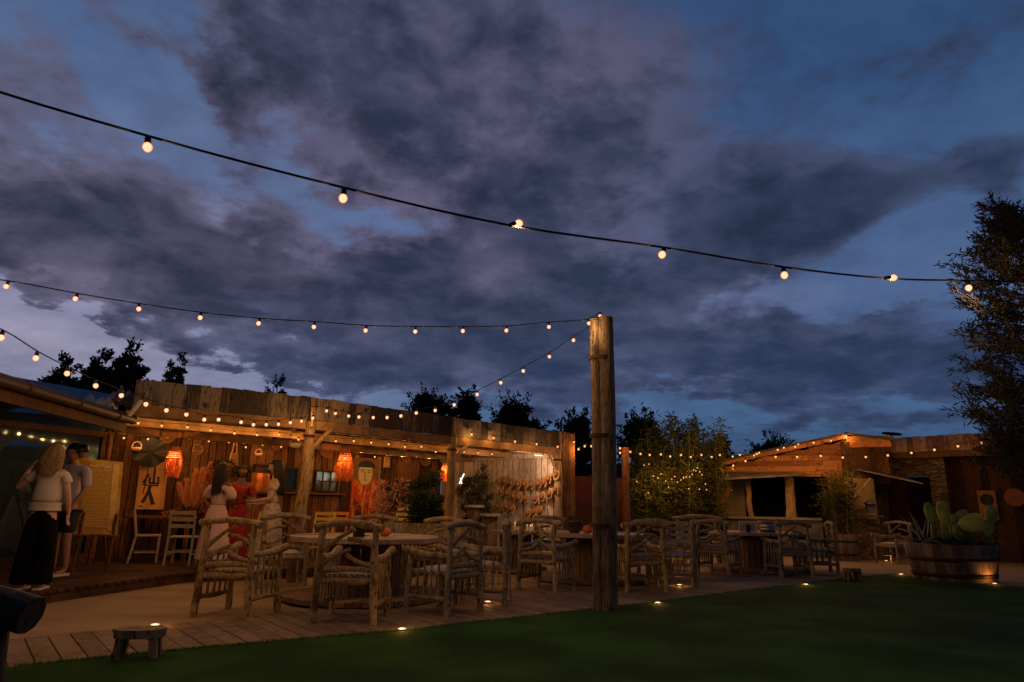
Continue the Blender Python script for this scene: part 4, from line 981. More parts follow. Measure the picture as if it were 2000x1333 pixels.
for sx in (-.48, .48):
    for sy in (-.3, .3): b = MB(); b.box((sx - .03, sy - .03, 0), (sx + .03, sy + .03, .71)); b.build('leg', M['brownboard'], t)
t = thing('plank_bench', 'grey plank bench with a straight back behind the large spool table', 'bench', (at(835, 1000, 12.0).x, 12.0, .0), R(-6))
b = MB(); b.box((-.75, -.02, .66), (.75, .02, .87)); b.build('backrest', M['chair'], t); b = MB(); b.box((-.75, .03, .42), (.75, .42, .46)); b.build('seat', M['chair'], t)
for sx in (-.68, .68):
    for y0_, z1_ in ((-.02, .66), (.36, .42)): b = MB(); b.box((sx - .035, y0_ - .02 + (.0 if y0_ > 0 else -.001), .0), (sx + .035, y0_ + .03, z1_)); b.build('leg', M['chair'], t)
# low stools at the lawn edge
for lab, u, v, w in (('low dark wooden stool at the lawn edge, bottom left, before a ground lamp', 267, 1284, .19), ('low dark wooden stool at the lawn corner left of the cactus planter', 1666, 1134, .17)):
    p = gp(u, v, .02); t = thing('low_stool', lab, 'stool', p, R(12), 'low stools at the lawn edge')
    b = MB(); n_ = 16; lp = [(w * math.cos(2 * PI * k / n_) * (1 if abs(math.cos(2 * PI * k / n_)) > .5 else 1.15), .62 * w * math.sin(2 * PI * k / n_)) for k in range(n_)]
    b.prism([(x * .97, y, .145) for x, y in lp], [(x, y, .205) for x, y in lp]); b.build('seat', M['spool'], t)
    for sx, sy in ((-.6, -.3), (.6, -.3), (-.6, .3), (.6, .3)): b = MB(); b.bar((sx * w * 1.1, sy * w, 0), (sx * w, sy * w, .145), .055, .055, up=(0, 1, 0)); b.build('leg', M['spool'], t)
# recessed ground lamps
SP = [(303, 1221, 'ground lamp beside the low stool at bottom left'), (785, 1229, 'ground lamp at the lawn edge left of the pole'), (953, 1176, 'ground lamp shining at the foot of the edge-on armchair'), (1285, 1178, 'ground lamp at the lawn edge just right of the pole'),
      (1327, 1143, 'ground lamp under the chairs right of the pole'), (1564, 1121, 'ground lamp under the chair right of the farthest spool table'), (1574, 1142, 'ground lamp at the lawn edge before the farthest spool table'),
      (1621, 1102, 'ground lamp left of the stool near the barrel of bamboo'), (1760, 1122, 'ground lamp at the left foot of the cactus planter'), (1922, 1145, 'ground lamp lighting the right side of the cactus planter'), (1731, 1096, 'ground lamp under the chair before the stone base')]
PLX, PLY = 8.36, 13.12
for i, (u, v, lab) in enumerate(SP):
    p = gp(u, v, .03)
    if i == 9: p = V((PLX + .22, PLY - .76, .03))
    t = thing('ground_lamp', lab, 'ground lamp', p, 0, 'recessed ground lamps')
    b = MB(); b.lathe([(0, .012), (.025, .010), (.040, .0)], 16); b.build('glass', M['spotlit'], t)
    b = MB(); b.lathe([(.041, -.03), (.041, .004), (.054, .004), (.056, -.03)], 20); b.build('rim', M['steel'], t)
    lamp('ground_light', (0, 0, .035), .35, (1, .42, .10), 0, t)
    lamp('ground_beam', (0, 0, .03), .5 if i != 9 else 1.3, (1, .38, .07), 0, t, 'SPOT', aim=(0, 0, 1), cone=140)

# ------------------------------------------------------------------ things on the walls and deck
def hit(u, v, P, N):      # ray through a pixel onto the plane (P, N)
    d = ray(u, v); o = V((0, 0, CH)); return o + d * ((P - o).dot(N) / d.dot(N))
HWn = V((-.7071, -.7071, 0)) * 1.0; _d = (F[3] - BK[1]).normalized(); HWn = V((_d.y, -_d.x, 0))
if HWn.dot(V((0, 0, 0)) - BK[1]) < 0: HWn = -HWn
hatrows = [[(650, 670), (710, 665), (780, 690), (855, 700), (925, 700), (1000, 705), (1075, 690), (1130, 680), (1180, 640), (1262, 602)],
           [(668, 785), (735, 800), (800, 830), (865, 845), (935, 855), (1035, 860), (1110, 840), (1190, 808), (1258, 765)],
           [(632, 940), (725, 945), (785, 970), (955, 1020), (1020, 1005), (1092, 1000)]]
hrn = ('top', 'middle', 'bottom'); rr = random.Random(21)
hp = None
ordw = ['first', 'second', 'third', 'fourth', 'fifth', 'sixth', 'seventh', 'eighth', 'ninth', 'tenth']
for ri, row in enumerate(hatrows):
    for ci, (cx, cy) in enumerate(row):
        p = hit(860 + cx / 5.553, 820 + cy / 5.553, BK[1] + HWn * .06, HWn)
        if hp is None:
            t = thing('straw_hat', 'x', 'hat', p, 0, 'straw hats hung in rows on the pale plank wall')
            b = MB(); b.lathe([(.09, .0), (.14, -.008), (.185, .012), (.187, .016), (.14, -.002), (.088, .008)], 28); b.build('brim', M['straw'], t)
            b = MB(); b.lathe([(.092, .0), (.086, .06), (.074, .10), (.045, .112), (0, .105)], 24); cr_ = b.build('crown', M['hatband'], t)
            b = MB(); b.lathe([(.0945, .004), (.0925, .03)], 24); b.build('band', M['soil'], cr_)
            hp = t
        else: t = copy_tree(hp); t.location = p
        t.scale = (.70, .70, .70)
        q = HWn.copy() + V((-.35, .25, 0)); q.x += rr.uniform(-.2, .2); q.z += rr.uniform(-.1, .35); t.rotation_euler = q.to_track_quat('Z', 'Y').to_euler()
        t['label'] = f'{ordw[ci]} straw hat from the left in the {hrn[ri]} row on the pale plank wall'
# flood lamp above the hats
p = V((.62, 14.55, 2.30)); t = thing('flood_lamp', 'white flood lamp under the beam, shining on the straw hats', 'flood lamp', p)
b = MB(); b.box((-.09, -.04, -.03), (.09, .04, .02)); b.build('housing', M['white'], t); b = MB(); b.box((-.08, -.03, -.036), (.08, .03, -.0305)); b.build('glass', M['flood'], t)
lamp('flood_light', (0, -.0, -.08), 15.0, (1, .62, .38), .03, t, 'SPOT', aim=(-.8, 1.5, -.9), cone=150)
# lit white tube by the middle post
p = at(902, 936, 14.6); t = thing('lit_tube', 'bright white crossed light tubes beside the second pergola post', 'tube light', p, .3)
b = MB(); b.tube([(-.05, 0, -.10), (.045, 0, .11)], .009, 8); b.build('tube', M['neon'], t); b = MB(); b.tube([(.005, .01, -.10), (-.03, .01, .02)], .007, 8); b.build('tube', M['neon'], t)
b = MB(); b.tube([(.0, .02, .12), (.0, .02, .5)], .004, 6); b.build('cord', M['cable'], t)
lamp('tube_light', (0, -.1, 0), .6, (1, .95, .85), .02, t)
# raffia lamps
def raffia(label, u, v0, v1, y, H=1.0):
    top = at(u, v0, y); bot = at(u, v1, y); h = (top.z - bot.z); t = thing('raffia_lamp', label, 'hanging lamp', (top.x, y, bot.z), 0, 'glowing raffia pendant lamps')
    z1 = h; z0 = h * .62; r1, r0 = h * .13, h * .24
    b = MB()
    for k in range(7): zz = z0 + (z1 - z0) * k / 6; rk = r0 + (r1 - r0) * k / 6; b.tube([(rk * math.cos(a * PI / 10), rk * math.sin(a * PI / 10), zz) for a in range(21)], .0085, 6, caps=False)
    for k in range(10): a = 2 * PI * k / 10; b.tube([(r0 * math.cos(a), r0 * math.sin(a), z0), (r1 * math.cos(a), r1 * math.sin(a), z1)], .004, 5)
    b.build('lamp_shade', M['shade'], t)
    b = MB(); r = random.Random(int(u))
    for k in range(150):
        a = r.uniform(0, 2 * PI); rr_ = r0 * r.uniform(.75, 1.05); l = h * r.uniform(.35, .62); bl = r.uniform(1.0, 1.25)
        b.tube([(rr_ * math.cos(a), rr_ * math.sin(a), z0), (rr_ * bl * math.cos(a), rr_ * bl * math.sin(a), z0 - l * .5), (rr_ * bl * .8 * math.cos(a + .1), rr_ * bl * .8 * math.sin(a + .1), z0 - l)], .0035, 4, caps=False)
    b.build('fringe', M['shade'], t)
    b = MB(); b.ball((0, 0, z0 + .06), .032); b.build('bulb', M['bulb'], t); b = MB(); b.tube([(0, 0, z0 + .09), (0, 0, 2.36 - bot.z)], .004, 6); b.build('cord', M['cable'], t)
    lamp('lamp_light', (0, 0, z0 + .005), 4.5, (1, .30, .07), 0.0, t)
raffia('glowing orange raffia lamp right of the round black fan', 343, 874, 934, 11.6)
raffia('glowing orange raffia lamp between the lit window and the painted face', 675, 878, 942, 13.6)
raffia('small glowing raffia lamp above the dark bush by the second post', 870, 906, 942, 14.6)
# menu easel
t = thing('menu_board', 'tall ochre menu board with white handwritten heading on an easel', 'menu board', (0, 0, 0))
BL, BRt, TR, TL = at(143, 1043, 10.0), at(229, 1045, 10.5), at(241, 903, 10.7), at(152, 895, 10.2)
nb = (BRt - BL).cross(TL - BL).normalized(); nb = nb if nb.y < 0 else -nb
m, tt_, bb = mat('menu paper', .8, .2); co = tt_.add('ShaderNodeTexCoord').outputs['Object']
n = tt_.add('ShaderNodeTexNoise', {'Vector': co, 'Scale': 3.0, 'Detail': 6.0}).outputs[0]
c = tt_.ramp(tt_.sstep(n, .35, .65), [(0, (.30, .17, .04, 1)), (1, (.46, .31, .10, 1))]); tt_.l.new(c, bb.inputs['Base Color'])
b = MB(); b.prism([BL - nb * .02, BRt - nb * .02, TR - nb * .02, TL - nb * .02][::-1], [BL, BRt, TR, TL][::-1]); b.build('board', m, t)
def onboard(a, c_): return BL.lerp(BRt, a).lerp(TL.lerp(TR, a), c_) + nb * .006
b = MB(); x = .26; rr = random.Random(2); pts_ = []
for k in range(64):
    xx = .26 + .46 * k / 63; pts_.append(onboard(xx, .905 + .012 * math.sin(k * 1.7) + (.02 if k in (3, 20, 34, 35) else 0) - (.022 if k in (44, 45, 46) else 0)))
for i in range(len(pts_) - 1):
    if i in (27, 40, 52): continue
    b.tube([pts_[i], pts_[i + 1]], .0045, 4)
w_ = b.build('heading', M['white'], t)
fs_ = plain('menu text', (.46, .31, .12), .8)
m, t3, bb = mat('menu lettering', .8, .2); co = t3.add('ShaderNodeTexCoord').outputs['Object']; z3 = t3.add('ShaderNodeSeparateXYZ', {0: co}).outputs
fr = t3.m('FRACT', t3.m('DIVIDE', z3[2], .038)); wn3 = t3.add('ShaderNodeTexNoise', {'Vector': t3.add('ShaderNodeMapping', {0: co, 3: (26, 26, 26)}).outputs[0], 'Scale': 1.0, 'Detail': 3.0}).outputs[0]
ink = t3.m('MULTIPLY', t3.m('LESS_THAN', fr, .3), t3.m('GREATER_THAN', wn3, .47))
t3.l.new(t3.mix(t3.m('MULTIPLY', ink, .7), (.40, .26, .08, 1), (.20, .11, .04, 1)), bb.inputs['Base Color'])
b = MB(); q_ = [onboard(.12, .08), onboard(.76, .08), onboard(.76, .86), onboard(.12, .86)]; b.prism([p - nb * .002 for p in q_], q_); b.build('menu_text', m, t)
b = MB(); b.bar(onboard(.84, .05), onboard(.84, .97), .10, .004, up=nb); b.build('side_band', plain('pale band', (.50, .36, .16), .8), t)
for a in (.12, .88):
    b = MB(); p_ = onboard(a, 0); b.bar((p_.x, p_.y - .02, .145), p_ + nb * .0 - V((0, -.03, -.3)), .04, .03); b.build('leg', M['brownboard'], t)
b = MB(); p_ = onboard(.5, .9); b.bar(p_ + V((0, .03, 0)), (p_.x, p_.y + .55, .145), .035, .03); b.build('leg', M['brownboard'], t)
b = MB(); b.bar(onboard(-.02, -.012), onboard(1.02, -.012), .07, .025); b.build('ledge', M['brownboard'], t)
# calligraphy sign leaning on the back wall:  two large brushed characters
ss = sback(262); SGp = BK[0] + BD * ss
def sgpt(a, z, d=.05): q = BK[0] + BD * (ss0 + (ss1 - ss0) * a) + BN * (d + .10 * (1 - (z - 1.0))); return V((q.x, q.y, z))
ss0, ss1 = sback(262), sback(318)
t = thing('calligraphy_sign', 'tall orange board with two large black brushed characters, below the black fan', 'sign')
b = MB(); b.prism([sgpt(0, 1.0, .05), sgpt(1, 1.0, .05), sgpt(1, 2.08, .05), sgpt(0, 2.08, .05)], [sgpt(0, 1.0, .08), sgpt(1, 1.0, .08), sgpt(1, 2.08, .08), sgpt(0, 2.08, .08)]); b.build('board', plain('orange board', (.50, .28, .09), .7, 0, .2, 2), t)
b = MB()
def stroke(b, pts, w0, w1, d=.083):
    P = [sgpt(a, 1.0 + 1.08 * c_, d) for a, c_ in pts]
    n_ = len(P)
    for i in range(n_ - 1): b.bar(P[i], P[i + 1], .003, w0 + (w1 - w0) * (i + .5) / (n_ - 1), up=(P[i + 1] - P[i]).cross(BN))
stroke(b, [(.45, .40), (.40, .30), (.32, .20), (.22, .11)], .05, .06); stroke(b, [(.42, .31), (.50, .22), (.57, .13), (.60, .08)], .05, .08)
stroke(b, [(.36, .60), (.27, .52), (.17, .44)], .035, .04); stroke(b, [(.27, .53), (.26, .42)], .03, .035)
stroke(b, [(.56, .62), (.52, .74), (.50, .80)], .03, .03); stroke(b, [(.40, .55), (.40, .44), (.72, .44)], .035, .04); stroke(b, [(.54, .66), (.55, .45)], .04, .04); stroke(b, [(.68, .56), (.72, .43)], .035, .035); stroke(b, [(.15, .415), (.42, .40), (.74, .405)], .02, .03)
b.build('characters', M['black'], t)
b = MB(); stroke(b, [(.12, .05), (.25, .05)], .02, .02); b.build('seal', M['redwall'], t)
b = MB(); rr = random.Random(8)
for k in range(8): c_ = .44 + k * .045; stroke(b, [(.70 + rr.uniform(0, .06), c_), (.96, c_)], .010, .010)
b.build('small_writing', plain('green grey ink', (.14, .16, .07), .8), t)
# round black fan
q = at(294, 884, 12.55); t = thing('round_fan', 'large round black fan on a thin stick in front of the calligraphy sign', 'fan', q, R(43))
b = MB(); n_ = 48; vs = [(0, 0, 0)] ; 
for k in range(n_): a = 2 * PI * k / n_; rk = .30 * (1 + .02 * math.sin(9 * a)); vs.append((rk * math.cos(a), .02 * math.sin(a * 6), rk * math.sin(a) * .92))
b.add(vs, [(0, k + 1, (k + 1) % n_ + 1) for k in range(n_)], False); b.add([(x, y + .012, z) for x, y, z in vs], [(0, (k + 1) % n_ + 1, k + 1) for k in range(n_)]); b.build('fan', M['black'], t)
b = MB()
for k in range(18): a = 2 * PI * k / 18; b.tube([(0, -.012, 0), (.29 * math.cos(a), -.012 + .02 * math.sin(a * 6), .27 * math.sin(a))], .003, 5)
b.build('ribs', M['black'], t); b = MB(); b.tube([(0, .006, -.27), (-.02, .006, -.75)], .010, 6); b.build('stick', M['black'], t)
# baskets hung on the wall
def basket(label, u, v, y, r, squash=1.0, m='straw', flat=False):
    q = at(u, v, y); t = thing('wall_basket', label, 'basket', q, R(40), 'baskets hung along the back wall'); b = MB()
    b.lathe([(0, -r * .8), (r * .6, -r * .78), (r * .88, -r * .4), (r, 0), (r * .95, 0), (r * .8, -r * .4), (0, -r * .7)], 20); b.build('bowl', M[m], t)
    b = MB(); b.tube([(r * .93 * math.cos(a * PI / 12), 0, 1.2 * r * math.sin(a * PI / 12) * squash) for a in range(13)], .009, 6); b.build('handle', M[m], t)
for a in (('small basket at the far left above the calligraphy sign', 267, 874, 12.3, .085), ('basket right of the first raffia lamp', 386, 880, 12.6, .095), ('basket above the head of the woman in red', 505, 886, 13.9, .075),
          ('pale bucket-like basket left of the first log post', 577, 866, 13.0, .11, .6, 'white')): basket(*a)
def flatpiece(label, name, cat, u0, u1, v0, v1, y, m, rz=43, grp=None, round_=False):
    c = at((u0 + u1) / 2, (v0 + v1) / 2, y); w = (u1 - u0) / 1300 * y / math.cos(R(rz)) * .7; h = (v1 - v0) / 1300 * y
    t = thing(name, label, cat, c, R(rz), grp); return t, w / 2, h / 2
t, w, h = flatpiece('woven bag with a looped handle above the women', 'woven_bag', 'bag', 447, 466, 885, 912, 13.2, None)
b = MB(); b.prism([(-w, -.03, -h), (w, -.03, -h), (w, .03, -h), (-w, .03, -h)], [(-w * .7, -.02, h), (w * .7, -.02, h), (w * .7, .02, h), (-w * .7, .02, h)]); b.build('body', M['straw'], t)
b = MB(); b.tube([(-w * .5, 0, h), (-w * .3, 0, h + .17), (0, 0, h + .2), (w * .3, 0, h + .17), (w * .5, 0, h)], .01, 6); b.build('handle', M['straw'], t)
t, w, h = flatpiece('tilted ochre plank sign with no writing right of the painted face', 'hanging_plaque', 'plaque', 749, 762, 893, 913, 15.0, None)
b = MB(); b.box((-w, -.012, -h), (w, .012, h)); b.build('plate', M['straw'], t); b = MB(); b.tube([(-w * .5, 0, h), (.02, 0, h + .15), (w * .5, 0, h)], .005, 5); b.build('string', M['cable'], t)
# round woven mats fixed flat high on the wall
for lab, u, v, y, r in (('flat woven tray high on the wall left of the raffia lamp', 326, 850, 12.8, .15), ('flat woven tray between the basket and the pale bucket', 541, 868, 14.0, .13), ('flat woven tray high on the wall right of the first post', 637, 880, 14.9, .16), ('flat woven tray high on the wall over the dark bush', 830, 897, 16.2, .17), ('flat woven tray right of the ochre plaque', 792, 893, 15.8, .13)):
    t = thing('woven_tray', lab, 'woven tray', hit(u, v, BK[0] + BN * .06, BN), R(45), 'flat woven trays on the back wall'); t.rotation_euler = BN.to_track_quat('Z', 'Y').to_euler()
    b = MB(); b.lathe([(0, 0), (r * .8, .0), (r, .04), (r * 1.03, .04), (r * .82, -.015), (0, -.015)], 28); b.build('tray', M['hatband'], t)
    b = MB(); b.lathe([(r * .99, .035), (r * 1.02, .05), (r * 1.05, .035)], 28); b.build('rim', M['straw'], t)
# orange picture / mirror by the window
t = thing('framed_mirror', 'dark framed mirror with orange reflection left of the patterned dress', 'mirror', hit(508, 944, BK[0] + BN * .10, BN)); t.rotation_euler = (0, 0, R(45))
b = MB(); w, h = .24, .24
for a_, c_ in (((-w, -.02, h - .03), (w, .02, h)), ((-w, -.02, -h), (w, .02, -h + .03)), ((-w, -.02, -h + .03), (-w + .03, .02, h - .03)), ((w - .03, -.02, -h + .03), (w, .02, h - .03))): b.box(a_, c_)
b.build('frame', M['blackgloss'], t); b = MB(); b.box((-w + .03, -.004, -h + .03), (w - .03, .012, h - .03)); b.build('glass', plain('orange mirror', (.55, .2, .06), .25, .7, .3, 6), t)
# painted face panel (a plain invented face)
t = thing('painted_panel', 'tall panel painted with a pale face above red and orange cloth', 'painting', hit(713, 955, BK[0] + BN * .08, BN)); t.rotation_euler = (0, 0, R(45))
W_ = .37; b = MB(); b.box((-W_, 0, -.75), (W_, .02, .72)); 
m, t2, bb = mat('painted ground', .7, .2); co = t2.add('ShaderNodeTexCoord').outputs['Object']; z = t2.add('ShaderNodeSeparateXYZ', {0: co}).outputs[2]
n = t2.add('ShaderNodeTexNoise', {'Vector': t2.add('ShaderNodeMapping', {0: co, 3: (3, 1, 1.2)}).outputs[0], 'Scale': 2.4, 'Detail': 4.0, 'Distortion': 1.2}).outputs[0]
c = t2.ramp(n, [(.30, (.03, .02, .02, 1)), (.42, (.10, .04, .03, 1)), (.46, (.60, .12, .03, 1)), (.55, (.55, .03, .015, 1)), (.62, (.70, .38, .08, 1)), (.75, (.45, .16, .05, 1))])
c = t2.mix(t2.sstep(z, .1, .3), c, (.20, .10, .045, 1)); t2.l.new(c, bb.inputs['Base Color']); b.build('panel', m, t)
b = MB(); n_ = 28; b.prism([(.20 * math.cos(2 * PI * k / n_) - .02, -.004, .36 + .27 * math.sin(2 * PI * k / n_)) for k in range(n_)], [(.20 * math.cos(2 * PI * k / n_) - .02, -.001, .36 + .27 * math.sin(2 * PI * k / n_)) for k in range(n_)]); b.build('face', plain('cream paint', (.62, .50, .26), .7, 0, .08), t)
b = MB(); b.prism([(.24 * math.cos(PI * k / 12) - .0, -.009, .50 + .17 * math.sin(PI * k / 12)) for k in range(13)], [(.24 * math.cos(PI * k / 12), -.005, .50 + .17 * math.sin(PI * k / 12)) for k in range(13)])
for pts_ in ([(-.16, .42), (-.11, .45), (-.06, .42)], [(.03, .42), (.08, .45), (.13, .42)], [(-.03, .40), (-.045, .28), (.0, .27)], [(-.14, .38), (-.10, .395), (-.07, .375)], [(.04, .375), (.08, .395), (.12, .38)]):
    b.tube([(x, -.010, z_) for x, z_ in pts_], .008, 5)
b.build('features', M['black'], t); b = MB(); b.tube([(-.06, -.01, .20), (-.02, -.01, .21), (.02, -.01, .20)], .011, 5); b.build('mouth', M['redwall'], t)
# boards and discs on the far right wall
RW = backp(Q1, 1.2); 
t = thing('round_wreath_board', 'orange board carrying a round dark wreath on the right-hand wall', 'wall art', hit(1929, 985, RW + qn * .08, qn)); t.rotation_euler = (0, 0, math.atan2(qd.y, qd.x))
b = MB(); b.box((-.21, 0, -.42), (.21, .03, .36)); b.build('board', M['hutboard'], t); b = MB(); b.lathe([(.08, .0), (.11, .03), (.15, .02), (.155, 0)], 28); b.tf(Matrix.Translation((0, -.005, .12)) @ Matrix.Rotation(R(90), 4, 'X')); b.build('wreath', M['leafdark'], t)
b = MB(); b.lathe([(0, .004), (.08, .004)], 24); b.tf(Matrix.Translation((0, -.005, .12)) @ Matrix.Rotation(R(90), 4, 'X')); b.build('disc', M['rust'], t)
t = thing('woven_disc', 'large ringed woven disc at the far right of the board wall', 'wall art', hit(1982, 972, RW + qn * .08, qn)); t.rotation_euler = (0, 0, math.atan2(qd.y, qd.x))
b = MB()
for k in range(8): rk = .03 + .027 * k; b.lathe([(rk - .011, 0), (rk, .01), (rk + .011, 0)], 32)
b.tf(Matrix.Rotation(R(90), 4, 'X')); b.build('rings', M['hatband'], t)
t = thing('wall_lantern', 'small dark hooded lantern on the ochre plaster wall beside the bamboo', 'lantern', at(1700, 990, 18.2)); 
b = MB(); b.lathe([(.0, .2), (.05, .19), (.13, .10), (.17, .08), (.17, .06), (.0, .07)], 16); b.build('hood', M['tin'], t); b = MB(); b.box((-.10, -.08, -.16), (.10, .08, .06)); b.build('housing', M['tin'], t)

# ------------------------------------------------------------------ planting
def crown(b, c, rx, ry, rz_, n, L, W, seed, clumps=26, cl=.36, taper=0.0, broad=False):
    """leaf clumps spread unevenly through an ellipsoid"""
    r = random.Random(seed); c = V(c)
    for k in range(clumps):
        d = V((r.gauss(0, 1), r.gauss(0, 1), r.gauss(0, 1))).normalized() * r.random() ** .38
        w = 1 - taper * max(0, d.z)
        if broad:
            zz = 1 - 1.5 * r.random() ** 1.3; ww = (1 - .60 * max(0, zz) ** 3) * (.82 + .18 * math.sin(k * 2.4)); d = V((r.uniform(-1, 1) * ww, r.uniform(-1, 1) * .8, zz * (.86 + .14 * math.sin(k * 1.7 + seed)))); w = 1
        p = c + V((d.x * rx * w, d.y * ry * w, d.z * rz_)); s = cl * r.uniform(.5, 1.3)
        for _ in range(n // clumps):
            e = V((r.gauss(0, .45), r.gauss(0, .45), r.gauss(0, .4))) * s * min(rx, rz_); b.leaf(p + e, V((r.gauss(0, 1), r.gauss(0, 1), r.gauss(.3, .8))), L * r.uniform(.6, 1.3), W * r.uniform(.7, 1.2), r)
def trunk_limbs(b, base, h, r0, spread, n, seed, sway=.1):
    r = random.Random(seed); base = V(base); top = base + V((r.uniform(-sway, sway), r.uniform(-sway, sway), h)); tips = []
    b.branch(base, top, r0, r0 * .35, bow=.05, up=(1, 0, 0), seg=9, seed=seed)
    for k in range(n):
        t_ = r.uniform(.35, .95); p = base.lerp(top, t_); a = r.uniform(0, 2 * PI); q = p + V((math.cos(a) * spread * (1.2 - t_), math.sin(a) * spread * (1.2 - t_), h * r.uniform(.12, .35)))
        b.branch(p, q, r0 * .42 * (1.2 - t_), r0 * .12, bow=.05, seg=6, seed=seed + k, n=6); tips.append(q)
    return tips
def bgtree(label, u0, u1, vt, y, seed, kind='leafdark', n=2600, name='tree', L=.22, grp=None, topf=.5):
    x0, x1 = at(u0, 900, y).x, at(u1, 900, y).x; zt = at((u0 + u1) / 2, vt, y).z; rx = (x1 - x0) / 2 * 1.12; rz_ = max(rx * .95, zt * .46); cz = zt - rz_ * .95
    t = thing(name, label, 'tree', ((x0 + x1) / 2, y, 0), 0, grp)
    b = MB(); tips = trunk_limbs(b, (0, 0, 0), zt * .8, .05 * zt ** .8, rx * .8, 9, seed); b.build('trunk', M['bark'], t)
    b = MB(); crown(b, (0, 0, cz), rx * .84, rx * .6, rz_ * .84, int(n * 4), L * .8, L * .42, seed, clumps=130, cl=.20, taper=.12, broad=True)
    r = random.Random(seed + 1)
    for k in range(16):      # sprays that stick out of the outline
        a = r.uniform(0, 2 * PI); el_ = r.uniform(.1, 1.4); d = V((math.cos(a) * math.cos(el_), math.sin(a) * math.cos(el_) * .4, math.sin(el_))); p = V((d.x * rx, d.y * rx, cz + d.z * rz_)) * 1.0
        b.branch(p - d * rx * .3, p + d * rx * .16, .012, .004, seg=3, seed=k, n=4)
        for j in range(26): b.leaf(p + d * r.uniform(-.3, .18) * rx + V((r.gauss(0, .05), r.gauss(0, .05), r.gauss(0, .05))) * rx, d + V((r.gauss(0, .7), r.gauss(0, .7), r.gauss(0, .5))), L * r.uniform(.5, 1), L * .4, r)
    b.build('crown', M[kind], t); return t
BT = 'dark trees beyond the buildings'
BGT = 1
bgtree('leftmost dark tree behind the glazed building roof', 50, 135, 706, 22, 201, grp=BT, L=.20)
bgtree('dark tree with a forked top behind the plastic sheet on the roof', 120, 205, 694, 21, 202, grp=BT, L=.20)
bgtree('tallest dark tree of the left group, right above the parapet corner', 185, 268, 680, 22, 203, grp=BT, L=.20)
bgtree('low dark filling tree at the far left behind the gutter', 60, 170, 722, 26, 221, grp=BT, L=.22)
bgtree('low dark tree filling the gap left of the parapet corner', 150, 250, 716, 27, 222, grp=BT, L=.22)
bgtree('small narrow tree standing alone above the left parapet', 294, 350, 700, 21, 204, 'leafgreen', 1500, L=.15)
bgtree('low tree top peeping over the parapet left of the first post', 488, 566, 748, 24, 205, 'leafgreen', 1700, L=.18)
bgtree('broad dark tree above the middle of the parapet', 776, 900, 765, 34, 206, n=3000, grp=BT, L=.28)
bgtree('dark tree with a pointed top behind the second post', 880, 945, 762, 34, 207, n=1800, grp=BT, L=.26)
bgtree('wide dark tree over the right end of the parapet', 940, 1074, 782, 33, 208, n=3200, grp=BT, L=.26)
bgtree('dark tree just left of the wooden pole', 1080, 1172, 812, 26, 209, 'leafdark', 2600, grp=BT, L=.22)
bgtree('dark leafy tree just right of the wooden pole behind the bamboo', 1200, 1312, 812, 24, 210, 'leafdark', 3000, grp=BT, L=.20)
bgtree('dark round tree beyond the hut roof', 1460, 1560, 858, 40, 211, 'leafdark', 2200, grp=BT, L=.32)
bgtree('small dark tree between the bamboo and the hut roof', 1385, 1432, 858, 30, 212, 'leafdark', 1200, grp=BT, L=.22)
# low dark wood that closes the horizon
b = MB(); r = random.Random(77)
for k in range(9000):
    x = r.uniform(-70, 75); y = 62 + r.uniform(-4, 4); zt = 3.2 + 1.0 * math.sin(x * .13) + .8 * math.sin(x * .41 + 1); b.leaf((x, y, r.uniform(0, 1) ** .6 * zt), V((r.gauss(0, 1), r.gauss(0, 1), r.gauss(.5, 1))), .8, .45, r)
tag(b.build('far_wood', M['leafdark']), kind='stuff')
# bamboo clump with small lights
def bamboo(label, u0, u1, vt, y, n, seed, z0=0.0, grp=None, L=.13, leafn=46, thin=.012, mat_='leafbamboo', name='bamboo', lean=.12, zlo=.15, parent_xy=None):
    x0, x1 = at(u0, 950, y).x, at(u1, 950, y).x; cx = (x0 + x1) / 2; r = random.Random(seed); zt = at((u0 + u1) / 2, vt, y).z - z0
    t = thing(name, label, 'bamboo', (cx, y, z0), 0, grp); b = MB(); lf = MB(); hw = (x1 - x0) / 2
    for k in range(n):
        bx, by = r.uniform(-hw * .7, hw * .7), r.uniform(-.5, .5) * min(1, hw); h = zt * r.uniform(.62, 1.0); tx = bx * 1.25 + r.uniform(-lean, lean) * h; ty = by + r.uniform(-lean, lean) * h
        pts = [V((bx + (tx - bx) * (s / 6) ** 1.6, by + (ty - by) * (s / 6) ** 1.6, h * s / 6)) for s in range(7)]
        b.tube(pts, [thin, thin * .3], 5)
        for j in range(leafn):
            s = zlo + (1 - zlo) * r.random() ** .8; i = min(5, int(s * 6)); p = pts[i].lerp(pts[i + 1], s * 6 - i) + V((r.gauss(0, .12), r.gauss(0, .12), r.gauss(0, .06)))
            lf.leaf(p, V((r.gauss(0, 1), r.gauss(0, 1), r.gauss(.05, .7))), L * r.uniform(.6, 1.3), L * .17, r)
    b.build('canes', M['stem'], t); lf.build('foliage', M[mat_], t); return t
BG = 'bamboo clumps strung with small lights'
B1 = bamboo('bamboo clump just right of the square timber post', 1234, 1296, 850, 17.6, 26, 301, grp=BG, leafn=210, L=.20)
B2 = bamboo('tall middle bamboo clump with feathery tops', 1286, 1352, 806, 17.9, 28, 302, grp=BG, leafn=210, L=.20)
B3 = bamboo('tall bamboo clump nearest the hut roof', 1340, 1412, 812, 18.4, 28, 303, grp=BG, leafn=210, L=.20)
SL = [(1258, 909), (1268, 907), (1244, 941), (1291, 926), (1276, 930), (1300, 940), (1312, 936), (1306, 952), (1266, 963), (1323, 942), (1335, 934), (1345, 955), (1347, 932), (1359, 920), (1362, 914), (1367, 922), (1355, 918), (1371, 928), (1340, 932), (1330, 938), (1366, 956), (1378, 946), (1380, 957), (1285, 934), (1318, 931), (1352, 927)]
